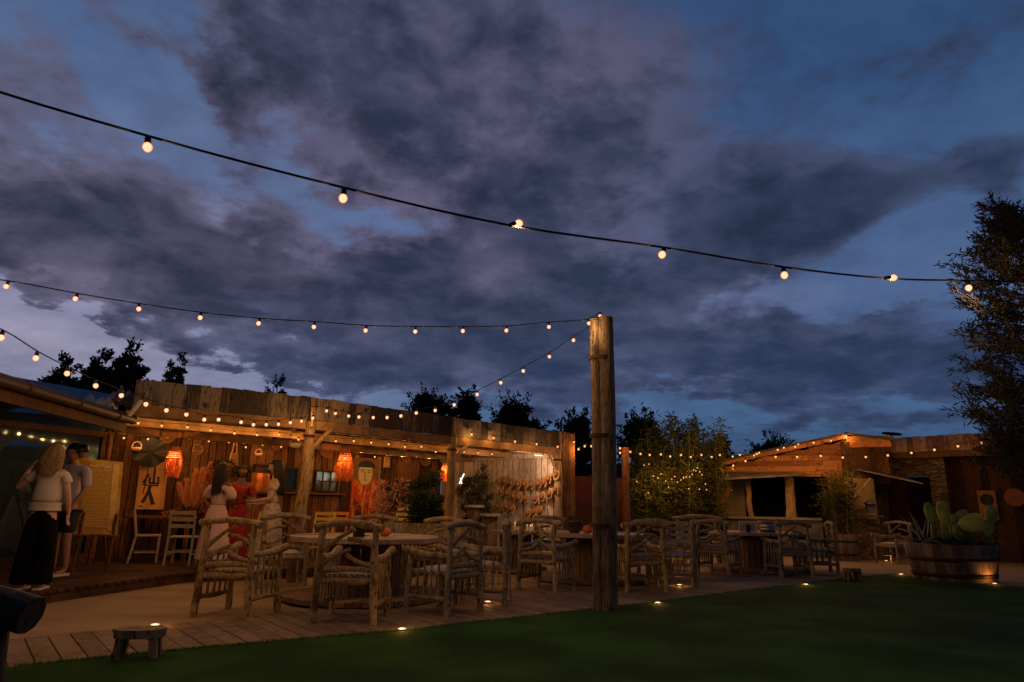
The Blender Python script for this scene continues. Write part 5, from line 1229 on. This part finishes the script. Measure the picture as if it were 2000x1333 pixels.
pf = [at(u, v, 17.0) for u, v in SL]; pf.sort(key=lambda p: p.x)
string_lights('tangle of tiny fairy lights glowing inside the bamboo', pf, .014, .35, far=True, wire=.0015, lampevery=2)
# bushes by the second post
def bush(label, u0, u1, v0, y, seed, mat_='leafdark', n=5200, L=.09, W=.035, z0=.0, name='bush', cat='bush', clumps=60):
    x0, x1 = at(u0, 950, y).x, at(u1, 950, y).x; zt = at((u0 + u1) / 2, v0, y).z; t = thing(name, label, cat, ((x0 + x1) / 2, y, z0)); hw = (x1 - x0) / 2
    b = MB(); r = random.Random(seed)
    for k in range(7): b.branch((r.uniform(-.06, .06), r.uniform(-.06, .06), 0), (r.uniform(-hw, hw) * .7, r.uniform(-.3, .3), (zt - z0) * r.uniform(.6, .95)), .016, .005, bow=.06, seg=6, seed=seed + k, n=6)
    b.build('stems', M['bark'], t); b = MB(); crown(b, (0, 0, (zt - z0) * .56), hw * .9, hw * .7, (zt - z0) * .42, n, L, W, seed, clumps=clumps, cl=.32); b.build('foliage', M[mat_], t); return t
bush('dark leafy bush left of the second pergola post', 796, 872, 918, 14.3, 401, z0=.145)
bush('loose grey green bush between the second post and the straw hats', 892, 968, 905, 15.9, 402, 'leafolive', 3600, .10, .02, z0=.145, clumps=44)
t = thing('dried_flowers', 'tall arrangement of orange pampas plumes and dried flowers behind the women', 'flower arrangement', (at(385, 1000, 12.9).x, 12.9, .145))
b = MB(); b.lathe([(0, 0), (.28, 0), (.33, .3), (.28, .62), (.24, .62), (0, .5)], 20); b.build('vase', M['black'], t)
r = random.Random(12)
m = foliage('dried plumes', (.75, .34, .14), (.92, .58, .32), .4)
for k in range(7):
    b = MB(); u = 336 + k * 13 + r.uniform(-3, 3); top = at(u + 16 + k * 2, 912 + abs(k - 4) * 9 + r.uniform(-6, 8), 12.9) - V((at(385, 1000, 12.9).x, 12.9, .145)); root_ = V((r.uniform(-.1, .1), r.uniform(-.1, .1), .6))
    b.tube([root_, root_.lerp(top, .6)], .006, 5)
    for j in range(700):
        s = r.uniform(.3, 1.0); p = root_.lerp(top, s) + V((r.gauss(0, 1), r.gauss(0, 1), 0)) * .034 * math.sin(PI * min(1, (s - .25) / .8)) ; b.leaf(p, (top - root_).normalized() + V((r.gauss(0, .22), r.gauss(0, .22), r.gauss(0, .1))), .12, .014, r)
    b.build('plume', m, t)
b = MB(); m = foliage('dried flower heads', (.12, .02, .02), (.55, .22, .12), .2); leafy(b, (0, -.1, .74), 1300, .60, .3, .15, .06, .04, 5); leafy(b, (.35, 0, 1.45), 700, .22, .2, .22, .06, .03, 6); b.build('flower_heads', m, t)
b = MB(); leafy(b, (.1, 0, .75), 500, .5, .3, .2, .09, .03, 9); leafy(b, (.42, 0, 1.62), 300, .2, .2, .2, .09, .03, 19); b.build('leaves', M['leafdark'], t)
t = thing('dried_bouquet', 'pink and cream dried bouquet right of the painted face panel', 'flower arrangement', (at(768, 1000, 15.0).x, 15.0, .145))
b = MB(); b.lathe([(0, 0), (.18, 0), (.22, .4), (.16, .75), (.12, .75), (0, .6)], 18); b.build('vase', M['terracotta'], t)
b = MB(); m = foliage('pink cream dried petals', (.45, .13, .10), (.75, .58, .42), .2)
for k in range(14): leafy(b, (r.uniform(-.36, .34), r.uniform(-.1, .1), r.uniform(.7, 1.45)), 60, .07, .06, .17, .14, .045, 50 + k)
b.build('petals', m, t)
b = MB(); leafy(b, (.1, .05, 1.2), 500, .3, .2, .35, .09, .03, 29); b.build('leaves', M['leafdark'], t)
# cactus planter: half barrel
PLc = V((8.36, 13.12, 0)); t = thing('barrel_planter', 'large half barrel planter of grey staves at the lawn corner', 'planter', PLc)
b = MB(); b.lathe([(.66, .0), (.70, .2), (.74, .42), (.765, .66), (.72, .67), (.71, .58)], 60); b.build('staves', M['staves'], t)
for z0_, z1_, ra, rb_ in ((.09, .16, .683, .697), (.36, .43, .732, .745)): b = MB(); b.lathe([(ra, z0_), (ra + .006, z0_), (rb_ + .006, z1_), (rb_, z1_)], 48); b.build('hoop', M['rust'], t)
b = MB(); b.lathe([(0, .57), (.712, .57)], 40); b.build('soil', M['soil'], t)
pear = plain('cactus skin', (.52, .52, .10), .95, 0, .25, 6, .05)
t = thing('prickly_pear', 'prickly pear cactus with pale green oval pads in the half barrel', 'cactus', PLc + V((.05, 0, .55)))
def pad(u, v, ru, rv, y, tilt=0, yaw=0, thick=.03):
    c = at(u, v, y) - (PLc + V((.05, 0, .55))); s = y / 1300 * 1.0; b = MB(); n = 20; m_ = 10; vs = []
    for i in range(m_ + 1):
        th = PI * i / m_
        for j in range(n):
            ph = 2 * PI * j / n; zz = math.cos(th); k = 1 + .22 * zz; vs.append((ru * s * k * math.sin(th) * math.cos(ph), thick * math.sin(th) * math.sin(ph), rv * s * zz))
    b.add(vs, [(i * n + j, (i + 1) * n + j, (i + 1) * n + (j + 1) % n, i * n + (j + 1) % n) for i in range(m_) for j in range(n)], True)
    rr = random.Random(int(u))
    for k in range(26): x = rr.uniform(-.8, .8); z = rr.uniform(-.8, .8); b.add([(x * ru * s * .9, -thick, z * rv * s * .9), (x * ru * s * .9 + .006, -thick * .8, z * rv * s * .9), (x * ru * s * .9, -thick - .018, z * rv * s * .9 + .006)], [(0, 1, 2)])
    b.tf(Matrix.Translation(c) @ Matrix.Rotation(R(yaw), 4, 'Z') @ Matrix.Rotation(R(tilt), 4, 'Y')); return b.build('pad', pear, t)
for a in ((1816, 1003, 11, 21, 13.3, -8, 10), (1843, 1004, 11, 25, 13.4, -6, -15), (1860, 1024, 9, 20, 13.5, 30, 30), (1877, 1008, 10, 22, 13.6, 75, 20), (1892, 1018, 10, 24, 13.3, 62, -40), (1936, 1006, 15, 19, 13.1, 22, 10),
          (1903, 1028, 11, 23, 13.1, 78, -20), (1845, 1040, 12, 20, 13.4, 5, 30), (1932, 1034, 12, 19, 13.2, 50, 25), (1822, 1036, 9, 18, 13.4, 12, 40), (1872, 1042, 11, 18, 13.2, -25, 20)): pad(*(a[:4] + (a[4] - .45,) + a[5:]))
m, t2, bb = mat('striped agave', .5, .4); co = t2.add('ShaderNodeTexCoord').outputs['UV']; bb.inputs['Base Color'].default_value = (.62, .58, .34, 1)
t = thing('agave', 'pale striped agave rosette at the left of the half barrel', 'agave', at(1806, 1062, 12.6))
r = random.Random(31)
b = MB(); b2 = MB()
for k in range(17):
    a = 2 * PI * k / 17 * 1.62 + .3; L_ = r.uniform(.34, .52); up_ = r.uniform(.35, 1.0); d = V((math.cos(a), math.sin(a), 0)); side = V((-d.y, d.x, 0)); P_ = []
    for s in range(7):
        q = s / 6; P_.append((d * (L_ * q * (1.15 - .5 * up_)) + V((0, 0, L_ * (up_ * 1.25 * q - .55 * (1.2 - up_) * q * q))), (.038 * (1 - q ** 2.2) + .003)))
    for bb_, o0, o1 in ((b, -1, -.62), (b2, -.62, .62), (b, .62, 1)):
        vs = [];
        for p, w in P_: vs += [p + side * w * o0 + V((0, 0, abs(o0) * w * .5)), p + side * w * o1 + V((0, 0, abs(o1) * w * .5))]
        bb_.add(vs, [(2 * s, 2 * s + 1, 2 * s + 3, 2 * s + 2) for s in range(6)], True)
b.build('leaf_margins', m, t); b2.build('leaves', M['leafgreen'], t)
t = thing('ground_plants', 'low leafy plants filling the half barrel around the cactus', 'plants', PLc + V((0, 0, .55)))
b = MB(); leafy(b, (0, -.05, .08), 2400, .66, .6, .13, .09, .028, 41); b.build('foliage', M['leafgreen'], t); b = MB(); leafy(b, (.1, -.5, .2), 160, .6, .2, .10, .10, .04, 42); b.build('pale_leaves', M['leafbamboo'], t)
# barrel with bamboo by the hut
pb = V((at(1642, 1000, 17.9).x, 17.9, 0)); t = thing('barrel_tub', 'small wooden barrel tub holding bamboo in front of the hut panel', 'planter', pb)
b = MB(); b.lathe([(.28, 0), (.33, .3), (.345, .66), (.32, .67), (.31, .6)], 40); b.build('staves', M['staves'], t)
for z_ in (.14, .46): b = MB(); r_ = .28 + .1 * z_ + .012; b.lathe([(r_ + .005, z_), (r_ + .012, z_), (r_ + .016, z_ + .05), (r_ + .009, z_ + .05)], 32); b.build('hoop', M['rust'], t)
b = MB(); b.lathe([(0, .58), (.31, .58)], 24); b.build('soil', M['soil'], t)
bamboo('yellow green bamboo growing from the small barrel tub', 1612, 1668, 918, 17.9, 22, 305, z0=.6, leafn=95, L=.15, lean=.16, zlo=.05)
# olive tree reaching in from the right
OT = V((7.1, 6.9, 0)); t = thing('olive_tree', 'tall narrow leaved tree reaching into the picture at the right edge', 'tree', OT)
b = MB(); trunk_limbs(b, (0, 0, 0), 4.2, .10, 1.2, 14, 505); b.build('trunk', M['bark'], t)
b = MB(); r = random.Random(55); twig = MB()
outline = [(1935, 430, 1995), (1925, 470, 2020), (1910, 510, 2030), (1880, 540, 2040), (1872, 580, 2040), (1890, 620, 2040), (1885, 665, 2040), (1895, 700, 2040), (1900, 750, 2040), (1895, 790, 2040), (1915, 830, 2040), (1935, 870, 2040), (1955, 905, 2040), (2010, 440, 2080), (1960, 460, 2000)]
for (ul, v, ur) in outline:
    for k in range(30):
        u = ul + (ur - ul) * r.random() ** .8; yy = 6.0 + r.uniform(-.75, .75); p = at(u, v + r.uniform(-24, 24), yy) - OT
        d = V((-.7, r.uniform(-.6, .6), r.uniform(-.15, .9))).normalized() if r.random() < .75 else V((r.gauss(0, 1), r.gauss(0, 1), .4)).normalized()
        q = p + d * r.uniform(.12, .26); twig.branch(p - d * .12, q, .005, .002, bow=.02, seg=3, seed=k, n=4)
        for j in range(34):
            s = r.uniform(-.5, 1.05); b.leaf(p.lerp(q, s) + V((r.gauss(0, .018), r.gauss(0, .018), r.gauss(0, .018))), d * .8 + V((r.gauss(0, .6), r.gauss(0, .6), r.gauss(0, .6))), r.uniform(.045, .085), .013, r)
b.build('crown', M['leafolive'], t); twig.build('twigs', M['bark'], t)

# ------------------------------------------------------------------ people
def skinmesh(name, verts, edges, m, parent, sub=2, root=0):
    """one continuous surface grown round a skeleton; verts = [(x, y, z, rx, ry)]"""
    me = bpy.data.meshes.new('sk'); me.from_pydata([v[:3] for v in verts], edges, []); o = bpy.data.objects.new('sk', me); C.objects.link(o)
    md = o.modifiers.new('s', 'SKIN'); md.use_smooth_shade = True; md.branch_smoothing = .6
    for i, v in enumerate(verts):
        sv = me.skin_vertices[0].data[i]; sv.radius = (v[3], v[4] if len(v) > 4 else v[3]); sv.use_root = (i == root)
    ss = o.modifiers.new('u', 'SUBSURF'); ss.levels = sub; ss.render_levels = sub
    dg = bpy.context.evaluated_depsgraph_get(); nm = bpy.data.meshes.new_from_object(o.evaluated_get(dg))
    bpy.data.objects.remove(o); nm.name = name; nm.materials.clear(); nm.materials.append(m)
    for p in nm.polygons: p.use_smooth = True
    q = bpy.data.objects.new(name, nm); C.objects.link(q)
    if parent: q.parent = parent
    return q
def skinmat(name, c): return plain(name, c, .55, 0, .06, 20)
def hand(verts, edges, wrist_i, w, d, curl=.5, side=1, s=1.0):
    """palm, four unequal curled fingers and a thumb leaving the side of the palm"""
    w = V(w); d = V(d).normalized(); up = V((0, 0, 1)); sx = d.cross(up)
    if sx.length < .2: sx = V((0, 1, 0))
    sx.normalize(); nn = sx.cross(d).normalized()
    i0 = len(verts); p = w + d * .055 * s; verts.append((p.x, p.y, p.z, .026 * s, .016 * s)); edges.append((wrist_i, i0))
    for k, (off, L) in enumerate(((-.028, .062), (-.010, .075), (.010, .070), (.027, .055))):
        a = p + d * .035 * s + sx * off * s; b_ = a + (d - nn * curl * .4) * L * .55 * s; c_ = b_ + (d * .7 - nn * curl) * L * .5 * s; j = len(verts)
        for q, r in ((a, .0098), (b_, .0088), (c_, .0072)): verts.append((q.x, q.y, q.z, r * s, r * s))
        edges += [(i0, j), (j, j + 1), (j + 1, j + 2)]
    a = p + sx * .034 * s * side - d * .01; b_ = a + (d * .6 + sx * .7 * side - nn * .2) * .035 * s; j = len(verts)
    for q, r in ((a, .0115), (b_, .0095)): verts.append((q.x, q.y, q.z, r * s, r * s))
    edges += [(i0, j), (j, j + 1)]
def person(label, loc, rz, H, skin, arms, legs, female=True, shoulders=None, headyaw=0, headtilt=(0, 0), feet=True):
    """arms: {'l': [elbow, wrist, dir], 'r': ...} local; front is +Y"""
    t = thing('person', label, 'person', loc, R(rz)); k = H / 1.75
    sw = shoulders or (.165 if female else .195)
    Vt = [(0, 0, .93, .155, .11), (0, .0, 1.02, .135, .095), (0, .005, 1.14, .125, .09), (0, 0, 1.28, .15, .10), (0, -.01, 1.40, .13, .085), (0, -.01, 1.475, .055, .055), (0, .005, 1.545, .050, .052)]
    E_ = [(0, 1), (1, 2), (2, 3), (3, 4), (4, 5), (5, 6)]
    for s, key in ((-1, 'l'), (1, 'r')):
        i = len(Vt); el, wr, dr = arms[key]
        Vt += [(s * sw, -.01, 1.395, .052, .052), (el[0], el[1], el[2], .038, .038), ((el[0] + wr[0]) / 2, (el[1] + wr[1]) / 2, (el[2] + wr[2]) / 2, .035, .035), (wr[0], wr[1], wr[2], .024, .020)]
        E_ += [(4, i), (i, i + 1), (i + 1, i + 2), (i + 2, i + 3)]; hand(Vt, E_, i + 3, wr, dr, side=-s)
        kx, ky, ax, ay = legs[key]; i = len(Vt)
        Vt += [(s * .09, 0, .84, .085, .09), (kx, ky, .50, .058, .058), ((kx + ax) / 2, (ky + ay) / 2 - .01, .33, .052, .052), (ax, ay - .03, .09, .036, .036), (ax, ay + .03, .04, .038, .032), (ax + s * .01, ay + .13, .03, .034, .022)]
        E_ += [(0, i), (i, i + 1), (i + 1, i + 2), (i + 2, i + 3), (i + 3, i + 4), (i + 4, i + 5)]
    Vt = [(a[0] * k, a[1] * k, a[2] * k) + tuple(x * k for x in a[3:]) for a in Vt]
    body = skinmesh('body', Vt, E_, skin, t)
    # head: skull, jaw, nose, ears, eyes and mouth
    b = MB(); n, m_ = 28, 22; vs = []
    for i in range(m_ + 1):
        th = PI * i / m_
        for j in range(n):
            ph = 2 * PI * j / n; x = math.sin(th) * math.cos(ph); y = math.sin(th) * math.sin(ph); z = math.cos(th)
            wx = .078 * (1 - .30 * max(0, -z) ** 1.5); wy = .098 * (1 - .12 * max(0, -z)); zz = z * .118
            X, Y = x * wx, y * wy
            if y > 0:
                f = max(0, 1 - (abs(x) / .9)); Y *= 1.0 - .06 * f
                Y += .030 * math.exp(-((z + .20) / .16) ** 2 - (x / .16) ** 2) * (1 if z > -.32 else .4)        # nose
                Y += .008 * math.exp(-((z + .50) / .07) ** 2 - (x / .3) ** 2)                                    # lips
                Y += .012 * math.exp(-((z + .85) / .14) ** 2 - (x / .35) ** 2)                                   # chin
                Y -= .012 * math.exp(-((z - .02) / .10) ** 2 - ((abs(x) - .38) / .18) ** 2)                      # eye sockets
            vs.append((X, Y, zz))
    b.add(vs, [(i * n + j, (i + 1) * n + j, (i + 1) * n + (j + 1) % n, i * n + (j + 1) % n) for i in range(m_) for j in range(n)], True)
    for s in (-1, 1): b.ball((s * .080, -.005, -.01), .02, 10, 8, (.35, .8, 1.5))
    Mh = Matrix.Translation((0, .025 * k, 1.635 * k)) @ Matrix.Rotation(R(headyaw), 4, 'Z') @ Matrix.Rotation(R(headtilt[0]), 4, 'X') @ Matrix.Rotation(R(headtilt[1]), 4, 'Y') @ Matrix.Scale(k, 4)
    b.tf(Mh); hd_ = b.build('head', skin, t)
    e = MB()
    for s in (-1, 1): e.ball((s * .030, .083, .004), .011, 10, 8)
    e.tf(Mh); e.build('eyes', M['white'], hd_)
    e = MB()
    for s in (-1, 1): e.ball((s * .030, .0925, .004), .005, 8, 6); e.tube([(s * .016, .0925, .026), (s * .030, .095, .032), (s * .046, .085, .026)], .003, 5)
    e.tf(Mh); e.build('brows', M['black'], hd_)
    e = MB(); e.tube([(-.022, .086, -.058), (0, .099, -.060), (.022, .086, -.058)], [.004, .006, .004], 6); e.tf(Mh); e.build('lips', M['redwall'], hd_)
    return t, k, Mh
def hair(t, Mh, m, length, seed, vol=.02, fringe=0, curly=False, back=.10, n=420, top=True):
    b = MB(); r = random.Random(seed)
    nn_, mm_ = 24, 14; vs = []
    for i in range(mm_ + 1):
        th = PI * i / mm_ * .74
        for j in range(nn_):
            ph = 2 * PI * j / nn_; x = math.sin(th) * math.cos(ph); y = math.sin(th) * math.sin(ph); z = math.cos(th)
            g = 1 + vol * 4 + r.uniform(-.02, .02); yy = y * .102 * g - .012
            if y > 0 and z < .35: yy = min(yy, .03 - .10 * (.35 - z))   # hairline keeps the face clear
            vs.append((x * .086 * g, yy, z * .122 * g))
    b.add(vs, [(i * nn_ + j, (i + 1) * nn_ + j, (i + 1) * nn_ + (j + 1) % nn_, i * nn_ + (j + 1) % nn_) for i in range(mm_) for j in range(nn_)], True)
    for q in range(n):
        a = r.uniform(PI * .93, 2 * PI + .22) ; x = math.cos(a); y = math.sin(a); z0 = r.uniform(-.02, .09)
        p0 = V((x * .084, y * .098 - .012, z0)); L = length * r.uniform(.75, 1.05)
        if curly:
            p1 = p0 + V((x, y, .3)).normalized() * r.uniform(.02, .06); pts = [p0, p1, p1 + V((r.gauss(0, .015), r.gauss(0, .015), -.02))]
        else:
            fl = r.uniform(.0, .03); pts = [p0, p0 + V((x * (.016 + fl * .4), y * .016 - .01, -L * .35)), p0 + V((x * (.022 + fl), y * .01 - back * .3, -L * .7)), p0 + V((x * (.0 + fl), -back * .45 - abs(y) * .01, -L))]
        b.tube(pts, [.0085, .003], 5, caps=False)
    b.tf(Mh); return b.build('hair', m, t)
def garment(name, verts, edges, m, t, k, sub=2, root=0): return skinmesh(name, [(a[0] * k, a[1] * k, a[2] * k) + tuple(x * k for x in a[3:]) for a in verts], edges, m, t, sub, root)
def skirt(name, prof, m, t, k, n=36, folds=9, amp=.06, cx=0, cy=0):
    b = MB(); vs = []
    for (z, rx, ry) in prof:
        q = (prof[0][0] - z) / max(.01, prof[0][0] - prof[-1][0])
        for j in range(n):
            a = 2 * PI * j / n; f = 1 + amp * q * math.sin(folds * a + 1.3 * math.sin(a * 2)); vs.append((cx + rx * f * math.cos(a) * 1.0 * k, cy + ry * f * math.sin(a) * k, z * k))
    b.add([(x if not cx else x, y, z) for x, y, z in vs], [(i * n + j, i * n + (j + 1) % n, (i + 1) * n + (j + 1) % n, (i + 1) * n + j) for i in range(len(prof) - 1) for j in range(n)], True)
    for v_ in range(0): pass
    b.v = [(x if True else x, y, z) for x, y, z in b.v]
    return b.build(name, m, t)
blond = plain('blond hair', (.26, .18, .08), .55, 0, .3, 40); darkh = plain('dark hair', (.014, .010, .008), .5); brownh = plain('dark brown hair', (.035, .02, .014), .5, 0, .3, 40)
SKa = skinmat('fair skin', (.58, .36, .26)); SKb = skinmat('tanned skin', (.40, .22, .14)); SKc = skinmat('brown skin', (.16, .08, .05))
whiteb = plain('cream blouse cloth', (.66, .60, .55), .85, 0, .05, 4); lav = plain('lavender shirt cloth', (.46, .43, .55), .85, 0, .05, 4)
blackc = plain('black cloth', (.005, .005, .006), .95, 0, .1, 5, .1); pinkc = plain('pale pink cloth', (.68, .50, .50), .8, 0, .05, 4); redc = plain('deep red cloth', (.30, .02, .03), .8, 0, .4, 9); navy = plain('grey shorts cloth', (.03, .03, .04), .9)
STAND = {'l': (-.09, .0, -.10, -.02), 'r': (.09, .0, .10, -.02)}
# woman in cream blouse, back to the camera
p = gp(58, 1152, .145)
t, k, Mh = person('woman with long blond hair in a cream short sleeved blouse, seen from behind', V((p.x, p.y, .147)), 12, 1.66, SKa,
   {'l': [(-.36, .03, 1.18), (-.30, .10, 1.42), (.35, .2, .9)], 'r': [(.24, .0, 1.10), (.24, .10, .90), (0, .1, -1)]}, STAND, headtilt=(0, 5))
hair(t, Mh, blond, .29, 1, .03, n=520, back=.14)
garment('blouse', [(0, 0, 1.00, .185, .13), (0, 0, 1.10, .175, .125), (0, .005, 1.2, .165, .12), (0, 0, 1.31, .17, .12), (0, -.01, 1.405, .135, .09), (0, -.01, 1.455, .075, .07), (-.17, -.01, 1.375, .062, .062), (-.27, .01, 1.285, .062, .062), (.17, -.01, 1.375, .062, .062), (.225, -.005, 1.25, .062, .062)],
   [(0, 1), (1, 2), (2, 3), (3, 4), (4, 5), (4, 6), (6, 7), (4, 8), (8, 9)], whiteb, t, k)
skirt('blouse_hem', [(1.03, .188, .132), (.985, .178, .126), (.93, .182, .130)], whiteb, t, k, amp=.02)
garment('trousers', [(0, 0, 1.01, .150, .115), (0, 0, .90, .165, .12), (-.09, 0, .80, .115, .11), (-.10, 0, .50, .11, .11), (-.11, -.02, .12, .125, .13), (-.11, -.02, .05, .125, .13), (.09, 0, .80, .115, .11), (.10, 0, .50, .11, .11), (.11, -.02, .12, .125, .13), (.11, -.02, .05, .125, .13)],
   [(0, 1), (1, 2), (2, 3), (3, 4), (4, 5), (1, 6), (6, 7), (7, 8), (8, 9)], blackc, t, k)
b = MB(); b.lathe([(.027, -.012), (.030, 0), (.027, .012)], 14); b.tf(Matrix.Translation((-.303 * k, .095 * k, 1.395 * k)) @ Matrix.Rotation(R(20), 4, 'X')); b.build('wristwatch', M['white'], t)
for s in (-1, 1): b = MB(); b.box((s * .1 - .04, -.10, 0.0), (s * .1 + .04, .16, .022)); b.build('shoe_sole', M['white'], t)
# man in lavender shirt
p = gp(158, 1106, .145)
t, k, Mh = person('man in lavender shirt and dark glasses facing the blond woman before the menu board', V((at(128, 1000, 9.6).x, 9.6, .147)), 168, 1.78, SKb,
   {'l': [(-.30, .04, 1.13), (-.24, .16, .90), (.1, .25, -1)], 'r': [(.27, .02, 1.12), (.20, .2, .95), (-.3, .5, -.4)]}, STAND, female=False, headyaw=-28, headtilt=(-10, 0))
hair(t, Mh, darkh, .04, 2, .025, n=140, curly=True)
garment('shirt', [(0, 0, .90, .175, .125), (0, 0, 1.02, .165, .12), (0, .005, 1.14, .16, .115), (0, 0, 1.28, .185, .125), (0, -.01, 1.41, .15, .10), (0, -.01, 1.465, .07, .068), (-.215, -.01, 1.385, .075, .075), (-.275, .02, 1.22, .07, .07), (-.295, .035, 1.14, .062, .062), (.215, -.01, 1.385, .075, .075), (.255, .01, 1.22, .07, .07), (.265, .02, 1.14, .062, .062)],
   [(0, 1), (1, 2), (2, 3), (3, 4), (4, 5), (4, 6), (6, 7), (7, 8), (4, 9), (9, 10), (10, 11)], lav, t, k)
b = MB()
for s in (-1, 1): b.add([(s * .015, .075, 1.44), (s * .075, .03, 1.49), (s * .085, .045, 1.455), (s * .045, .105, 1.41)], [(0, 1, 2, 3)]); b.add([(s * .015, .080, 1.44), (s * .075, .035, 1.49), (s * .085, .050, 1.455), (s * .045, .110, 1.41)], [(3, 2, 1, 0)])
b.v = [(x * k, y * k, z * k) for x, y, z in b.v]; b.build('collar', lav, t)
garment('shorts', [(0, 0, .93, .165, .12), (-.09, 0, .82, .11, .11), (-.092, 0, .66, .10, .10), (-.094, 0, .53, .095, .095), (.09, 0, .82, .11, .11), (.092, 0, .66, .10, .10), (.094, 0, .53, .095, .095)], [(0, 1), (1, 2), (2, 3), (0, 4), (4, 5), (5, 6)], navy, t, k)
b = MB()
for s in (-1, 1): b.tube([(s * .030 + .020 * math.cos(a * PI / 6), .098 - .012 * abs(s * .030 + .020 * math.cos(a * PI / 6)) / .05, .004 + .016 * math.sin(a * PI / 6)) for a in range(13)], .003, 5, caps=False); b.tube([(s * .052, .088, .006), (s * .082, .0, .006)], .003, 5)
b.tube([(-.01, .102, .006), (.01, .102, .006)], .003, 5); b.tf(Mh); b.build('glasses', M['black'], t)
for s in (-1, 1): b = MB(); b.box((s * .1 - .045, -.10, 0.0), (s * .1 + .045, .18, .03)); b.build('shoe_sole', M['white'], t)
# woman in pale pink dress, from behind
p = at(424, 1000, 11.0)
t, k, Mh = person('woman with long black hair in a pale pink dress with puffed sleeves, back to us', V((p.x, 11.0, .147)), -14, 1.63, SKc,
   {'l': [(-.24, .04, 1.12), (-.14, .22, 1.05), (.3, 1, .1)], 'r': [(.25, .03, 1.12), (.16, .2, 1.0), (-.2, 1, .1)]}, STAND)
hair(t, Mh, darkh, .42, 3, .04, n=520, back=.10)
garment('bodice', [(0, 0, 1.00, .135, .10), (0, .005, 1.12, .135, .10), (0, 0, 1.28, .16, .115), (0, -.01, 1.38, .14, .09), (-.17, -.01, 1.37, .085, .085), (-.225, .01, 1.24, .105, .10), (-.235, .03, 1.14, .095, .09), (.17, -.01, 1.37, .085, .085), (.23, .01, 1.24, .105, .10), (.245, .03, 1.12, .095, .09)],
   [(0, 1), (1, 2), (2, 3), (3, 4), (4, 5), (5, 6), (3, 7), (7, 8), (8, 9)], pinkc, t, k)
skirt('skirt', [(1.04, .125, .095), (.95, .17, .13), (.80, .20, .17), (.55, .235, .20), (.30, .27, .23), (.16, .285, .25)], pinkc, t, k)
# woman in red facing us
p = at(465, 1000, 11.7)
t, k, Mh = person('woman with curly dark hair in a deep red dress, turned towards the other women', V((p.x, 11.7, .147)), 205, 1.64, SKc,
   {'l': [(-.25, .08, 1.13), (-.12, .24, 1.16), (.6, .5, .4)], 'r': [(.25, .06, 1.12), (.10, .25, 1.12), (-.5, .6, .3)]}, STAND, headyaw=10)
hair(t, Mh, brownh, .1, 4, .05, curly=True, n=520)
garment('top', [(0, 0, 1.00, .135, .10), (0, .005, 1.12, .135, .10), (0, 0, 1.28, .165, .12), (0, -.01, 1.39, .14, .09), (-.17, -.01, 1.38, .075, .075), (-.245, .05, 1.18, .075, .075), (.17, -.01, 1.38, .075, .075), (.245, .04, 1.18, .075, .075)], [(0, 1), (1, 2), (2, 3), (3, 4), (4, 5), (3, 6), (6, 7)], redc, t, k)
skirt('skirt', [(1.04, .125, .095), (.95, .17, .13), (.75, .19, .16), (.45, .21, .19), (.16, .24, .21)], redc, t, k, amp=.04)
# woman in patterned dress, profile to the left
m, t2, bb = mat('floral dress cloth', .85, .2); co = t2.add('ShaderNodeTexCoord').outputs['Object']; v_ = t2.add('ShaderNodeTexVoronoi', {'Vector': co, 'Scale': 34.0}).outputs[0]
t2.l.new(t2.ramp(v_, [(.22, (.16, .10, .05, 1)), (.40, (.60, .52, .42, 1))]), bb.inputs['Base Color']); floral = m
p = at(531, 1000, 11.1)
t, k, Mh = person('woman in a small patterned dress with a white hair clip, in profile facing left', V((p.x, 11.1, .147)), 104, 1.70, SKa,
   {'l': [(-.22, .02, 1.11), (-.13, .27, 1.07), (.25, 1, .15)], 'r': [(.23, .0, 1.10), (.12, .25, 1.02), (-.2, 1, .15)]}, STAND, headtilt=(-6, 0))
hair(t, Mh, brownh, .46, 5, .035, n=520, back=.12)
garment('bodice', [(0, 0, 1.00, .14, .105), (0, .005, 1.12, .14, .105), (0, .01, 1.28, .165, .125), (0, -.01, 1.38, .14, .09), (0, -.01, 1.44, .075, .07), (-.18, -.01, 1.37, .085, .08), (-.215, .0, 1.22, .085, .085), (.18, -.01, 1.37, .085, .08), (.22, .0, 1.22, .085, .085)],
   [(0, 1), (1, 2), (2, 3), (3, 4), (3, 5), (5, 6), (3, 7), (7, 8)], floral, t, k)
skirt('skirt', [(1.04, .13, .10), (.95, .17, .135), (.80, .195, .165), (.55, .22, .195), (.30, .25, .225), (.16, .27, .24)], floral, t, k)
b = MB(); b.ball((.0, -.125, .045), .018, 10, 8, (1.6, .6, 1)); b.tf(Mh); b.build('hair_clip', M['white'], t)
